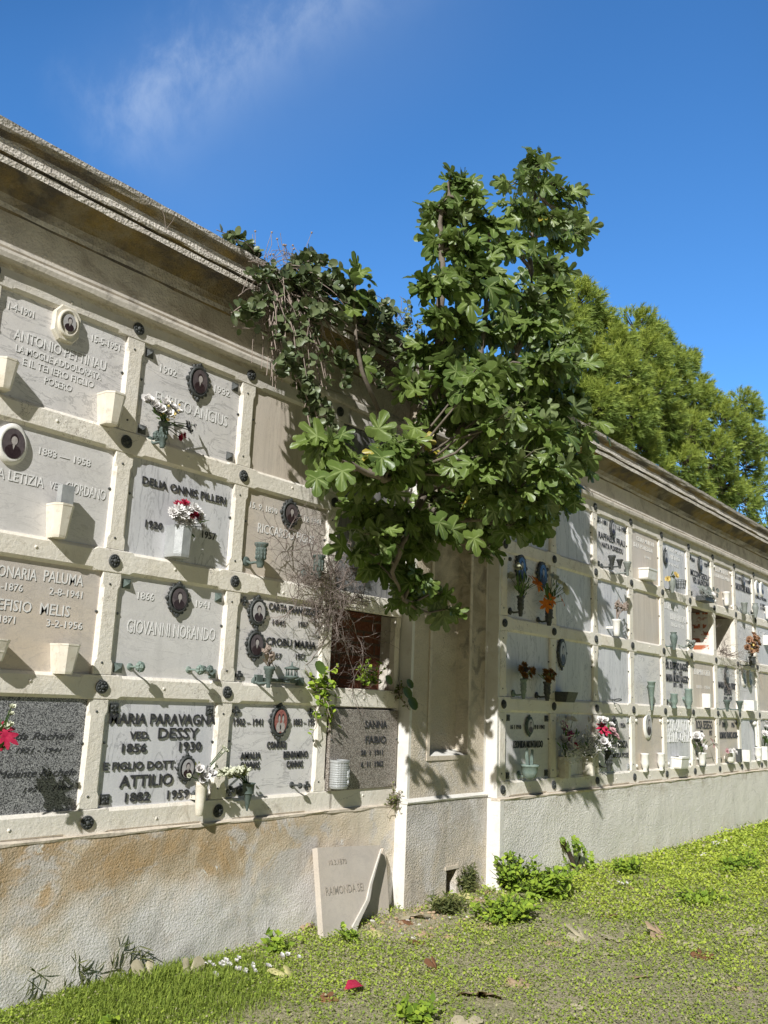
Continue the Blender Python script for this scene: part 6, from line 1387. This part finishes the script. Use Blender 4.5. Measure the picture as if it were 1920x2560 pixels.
# cut ivy stump
p = at(1450, 2225, YR-.07); p.z = hground(p.x, p.y); o = empty('ivy_stump', tuple(p)); tag(o, 'forked grey stump with ivy leaves sprouting at its top, against the far plinth', 'stump'); O = Vector(o.location); b = MB()
b.tube([q-O for q in (at(1450, 2222, YR-.06), at(1438, 2170, YR-.05), at(1420, 2125, YR-.045), at(1404, 2100, YR-.045))], [.022, .02, .022, .026], 7); b.tube([q-O for q in (at(1440, 2222, YR-.06), at(1440, 2180, YR-.06), at(1450, 2140, YR-.06))], [.012, .012, .008], 6); b.build('stem', PBARK, o); b = MB(); rg = random.Random(9)
for (x, y) in [(1408, 2100), (1425, 2098), (1440, 2110), (1450, 2120), (1435, 2130), (1465, 2125), (1475, 2130), (1425, 2115), (1470, 2155), (1475, 2165), (1480, 2160), (1415, 2155), (1445, 2100)]:
    for k in range(3): fig_leaf(b, at(x+rg.uniform(-8, 8), y+rg.uniform(-8, 8), YR-rg.uniform(.07, .14))-O, Vector((rg.uniform(-1, 1), -.3, rg.uniform(-1, .3))).normalized(), Vector((-.3, -.7, .6)).normalized(), rg.uniform(.035, .055), .2, rg, 0, 1.3)
b.build('foliage', WEED, o)
# dark creeping grass runners against the near plinth
rg = random.Random(12)
o = empty('couch_grass', tuple(gw(250, 2420))); tag(o, 'dark wiry couch grass runners with spiky tufts against the near plinth', 'grass tuft'); O = Vector(o.location); b = MB()
for (x, y) in [(95, 2470), (90, 2430), (200, 2430), (215, 2440), (235, 2430), (280, 2420), (300, 2370), (345, 2365), (350, 2395), (320, 2380), (60, 2500), (160, 2470), (190, 2410)]:
    p0 = at(x, y, -.03); q0 = at(x-rg.uniform(-10, 60), y+50, -.05); b.tube([q-O for q in wob(q0, p0, 3, .08, rg)], .002, 4)
    for k in range(5):
        d = Vector((rg.gauss(0, 1), -abs(rg.gauss(0, .5)), rg.gauss(.2, .8))).normalized(); point_leaf(b, p0-O, d, Vector((0, -1, .3)), rg.uniform(.05, .10), .006, rg)
b.build('runners', DULLWEED, o)
# fallen leaves
LV = [(1385,2341,.17,0,'big tan dead leaf with a curled edge, middle of the lawn'),(1455,2330,.19,1,'large cream dead leaf lying flat, right of the tan one'),(1223,2336,.12,2,'yellow leaf at the foot of the bright weeds'),(1657,2327,.2,0,'tan lobed leaf, right half of the lawn'),(1539,2327,.14,1,'pale curled leaf left of the tan lobed one'),
 (1209,2301,.12,0,'brown leaf in the weeds near the pilaster'),(1307,2443,.17,0,'pinkish tan lobed leaf, lower middle'),(1190,2463,.2,0,'long rolled tan leaf casting a dark shadow'),(1469,2489,.22,1,'big arched grey green leaf near the lower edge'),(1090,2405,.11,3,'small brown curled leaf standing up'),
 (1521,2365,.09,1,'small cream leaf, middle right'),(1762,2372,.14,3,'rusty brown leaf at the right'),(1741,2350,.15,1,'grey green leaf touching the rusty one'),(1842,2312,.2,1,'pale green brown lobed leaf at the right'),(1672,2209,.15,0,'tan leaf near the far plinth'),(1570,2208,.12,0,'small tan leaf beside a white scrap'),
 (1492,2240,.13,0,'brown leaf below the ivy stump'),(1524,2272,.12,3,'dark curled leaf, middle of the far lawn'),(1909,2350,.14,1,'pale leaf cut by the right edge, lower'),(1776,2263,.15,0,'tan leaf, upper right of the lawn'),(1912,2202,.13,0,'tan leaf at the right edge, upper'),(1301,2301,.13,1,'cream leaf among the weeds'),
 (1174,2549,.18,1,'cream leaf at the lower edge'),(1073,2327,.13,0,'tan leaf on the bare earth'),(1030,2286,.26,1,'large flat grey green leaf at the pilaster corner'),(1197,2249,.13,0,'reddish tan leaf by the vent'),(1154,2246,.12,2,'yellow leaf by the vent'),(1272,2231,.12,2,'pale yellow leaf under the bush'),
 (370,2432,.19,1,'pale upright leaf against the near plinth'),(483,2421,.16,1,'pale green leaf standing at the near plinth'),(521,2425,.12,0,'orange tan leaf next to the white petals'),(717,2428,.17,2,'bright yellow leaf in front of the leaning slab'),(784,2538,.17,0,'tan leaf with a long stalk at the lower edge'),
 (948,2324,.17,2,'fresh yellow green leaf at the foot of the leaning slab'),(1010,2300,.12,3,'brown leaf in the litter by the pilaster'),(1130,2330,.1,0,'small tan leaf on the bare patch'),(1040,2340,.1,3,'small brown leaf on the bare patch'),(820,2480,.09,3,'small dark leaf in the weeds'),(1600,2420,.1,0,'small tan leaf in the bright grass'),(1850,2450,.1,0,'small tan leaf, lower right')]
rg = random.Random(77)
for x, y, L, m, lab in LV:
    p = gw(x, y); p.z += .012; o = empty('dead_leaf', tuple(p)); tag(o, lab, 'dead leaf', 'dead leaves on the grass'); b = MB(); t = rg.uniform(0, 6.28); up_ = 1 if 'upright' in lab or 'standing' in lab else 0
    d = Vector((math.cos(t), math.sin(t), .15+up_*1.2)).normalized(); nr = Vector((rg.gauss(0, .25), rg.gauss(-.2, .25)-up_, 1-up_*.7)).normalized()
    fig_leaf(b, -d*L*.4, d, nr, L, rg.uniform(.15, .6), rg, 0, rg.uniform(.95, 1.25), True); b.tube([-d*L*.38, -d*L*.75+Vector((0, 0, .01))], .0018, 4); b.build('leaf', DL[m], o)
p = gw(888, 2459); o = empty('red_plastic_scrap', (p.x, p.y, p.z+.02)); tag(o, 'shiny dark red cloth petal lying in the grass', 'litter'); b = MB(); b.add([(-.05, .03, .0), (-.03, -.02, .02), (.03, -.035, .02), (.055, .0, .01), (.05, .04, .03), (0, .05, .035), (-.02, .01, .03)], [(0, 1, 6, 5), (1, 2, 3, 6), (6, 3, 4, 5)], 0, True); b.build('petal', P_RED, o)
for i, (x, y, n, lab) in enumerate(((560, 2398, 14, 'heap of white cloth petals at the foot of the near plinth'), (640, 2412, 10, 'scattered white petals right of the heap'), (722, 2385, 4, 'single white flower head in the weeds'), (545, 2432, 3, 'few white petals in the grass'), (1560, 2207, 4, 'white scrap beside the small tan leaf'))):
    p = gw(x, y); o = empty('fallen_petals', tuple(p)); tag(o, lab, 'petals', 'white petals on the ground'); b = MB()
    for k in range(n): head(b, (rg.uniform(-.1, .1)*(n/10), rg.uniform(-.06, .06), .03), (rg.uniform(-.5, .5), -.6, 1), .017, 'rose')
    b.build('petals', P_WHITE, o)
SL = ['largest white stone by the far plinth', 'white stone lying on the bare strip', 'small pale stone nearest the weeds', 'flat white stone by the far plinth', 'rounded white stone half in the grass', 'white chip near the right edge']
for i, (x, y, s) in enumerate(((1790, 2105, .06), (1758, 2130, .05), (1735, 2152, .03), (1812, 2098, .045), (1862, 2108, .04), (1912, 2068, .035))):
    p = gw(x, y); o = empty('stone', (p.x, p.y, p.z)); tag(o, SL[i], 'stone', 'white stones along the far plinth'); b = MB(); b.blob((0, 0, s*.4), s, 0, 9, 6, 1, .8, .6, .18, rg=rg); b.build('stone', STONE, o)
b = MB()
for k in range(500):
    x = rg.uniform(4.6, 11.5) if k < 330 else rg.uniform(1.9, 3.5); y = YR-.03-abs(rg.gauss(0, .12)) if k < 330 else -.15-abs(rg.gauss(0, .25)); s = rg.uniform(.004, .018); b.blob((x, y, hground(x, y)+s*.3), s, rg.choice((0, 0, 0, 0, 0, 1)), 5, 4, 1, 1, .6, .25, rg=rg)
tag(b.build('gravel', [DL[0], STONE]), 'pale crumbs of mortar and litter along the foot of the walls', 'gravel', kind='stuff')
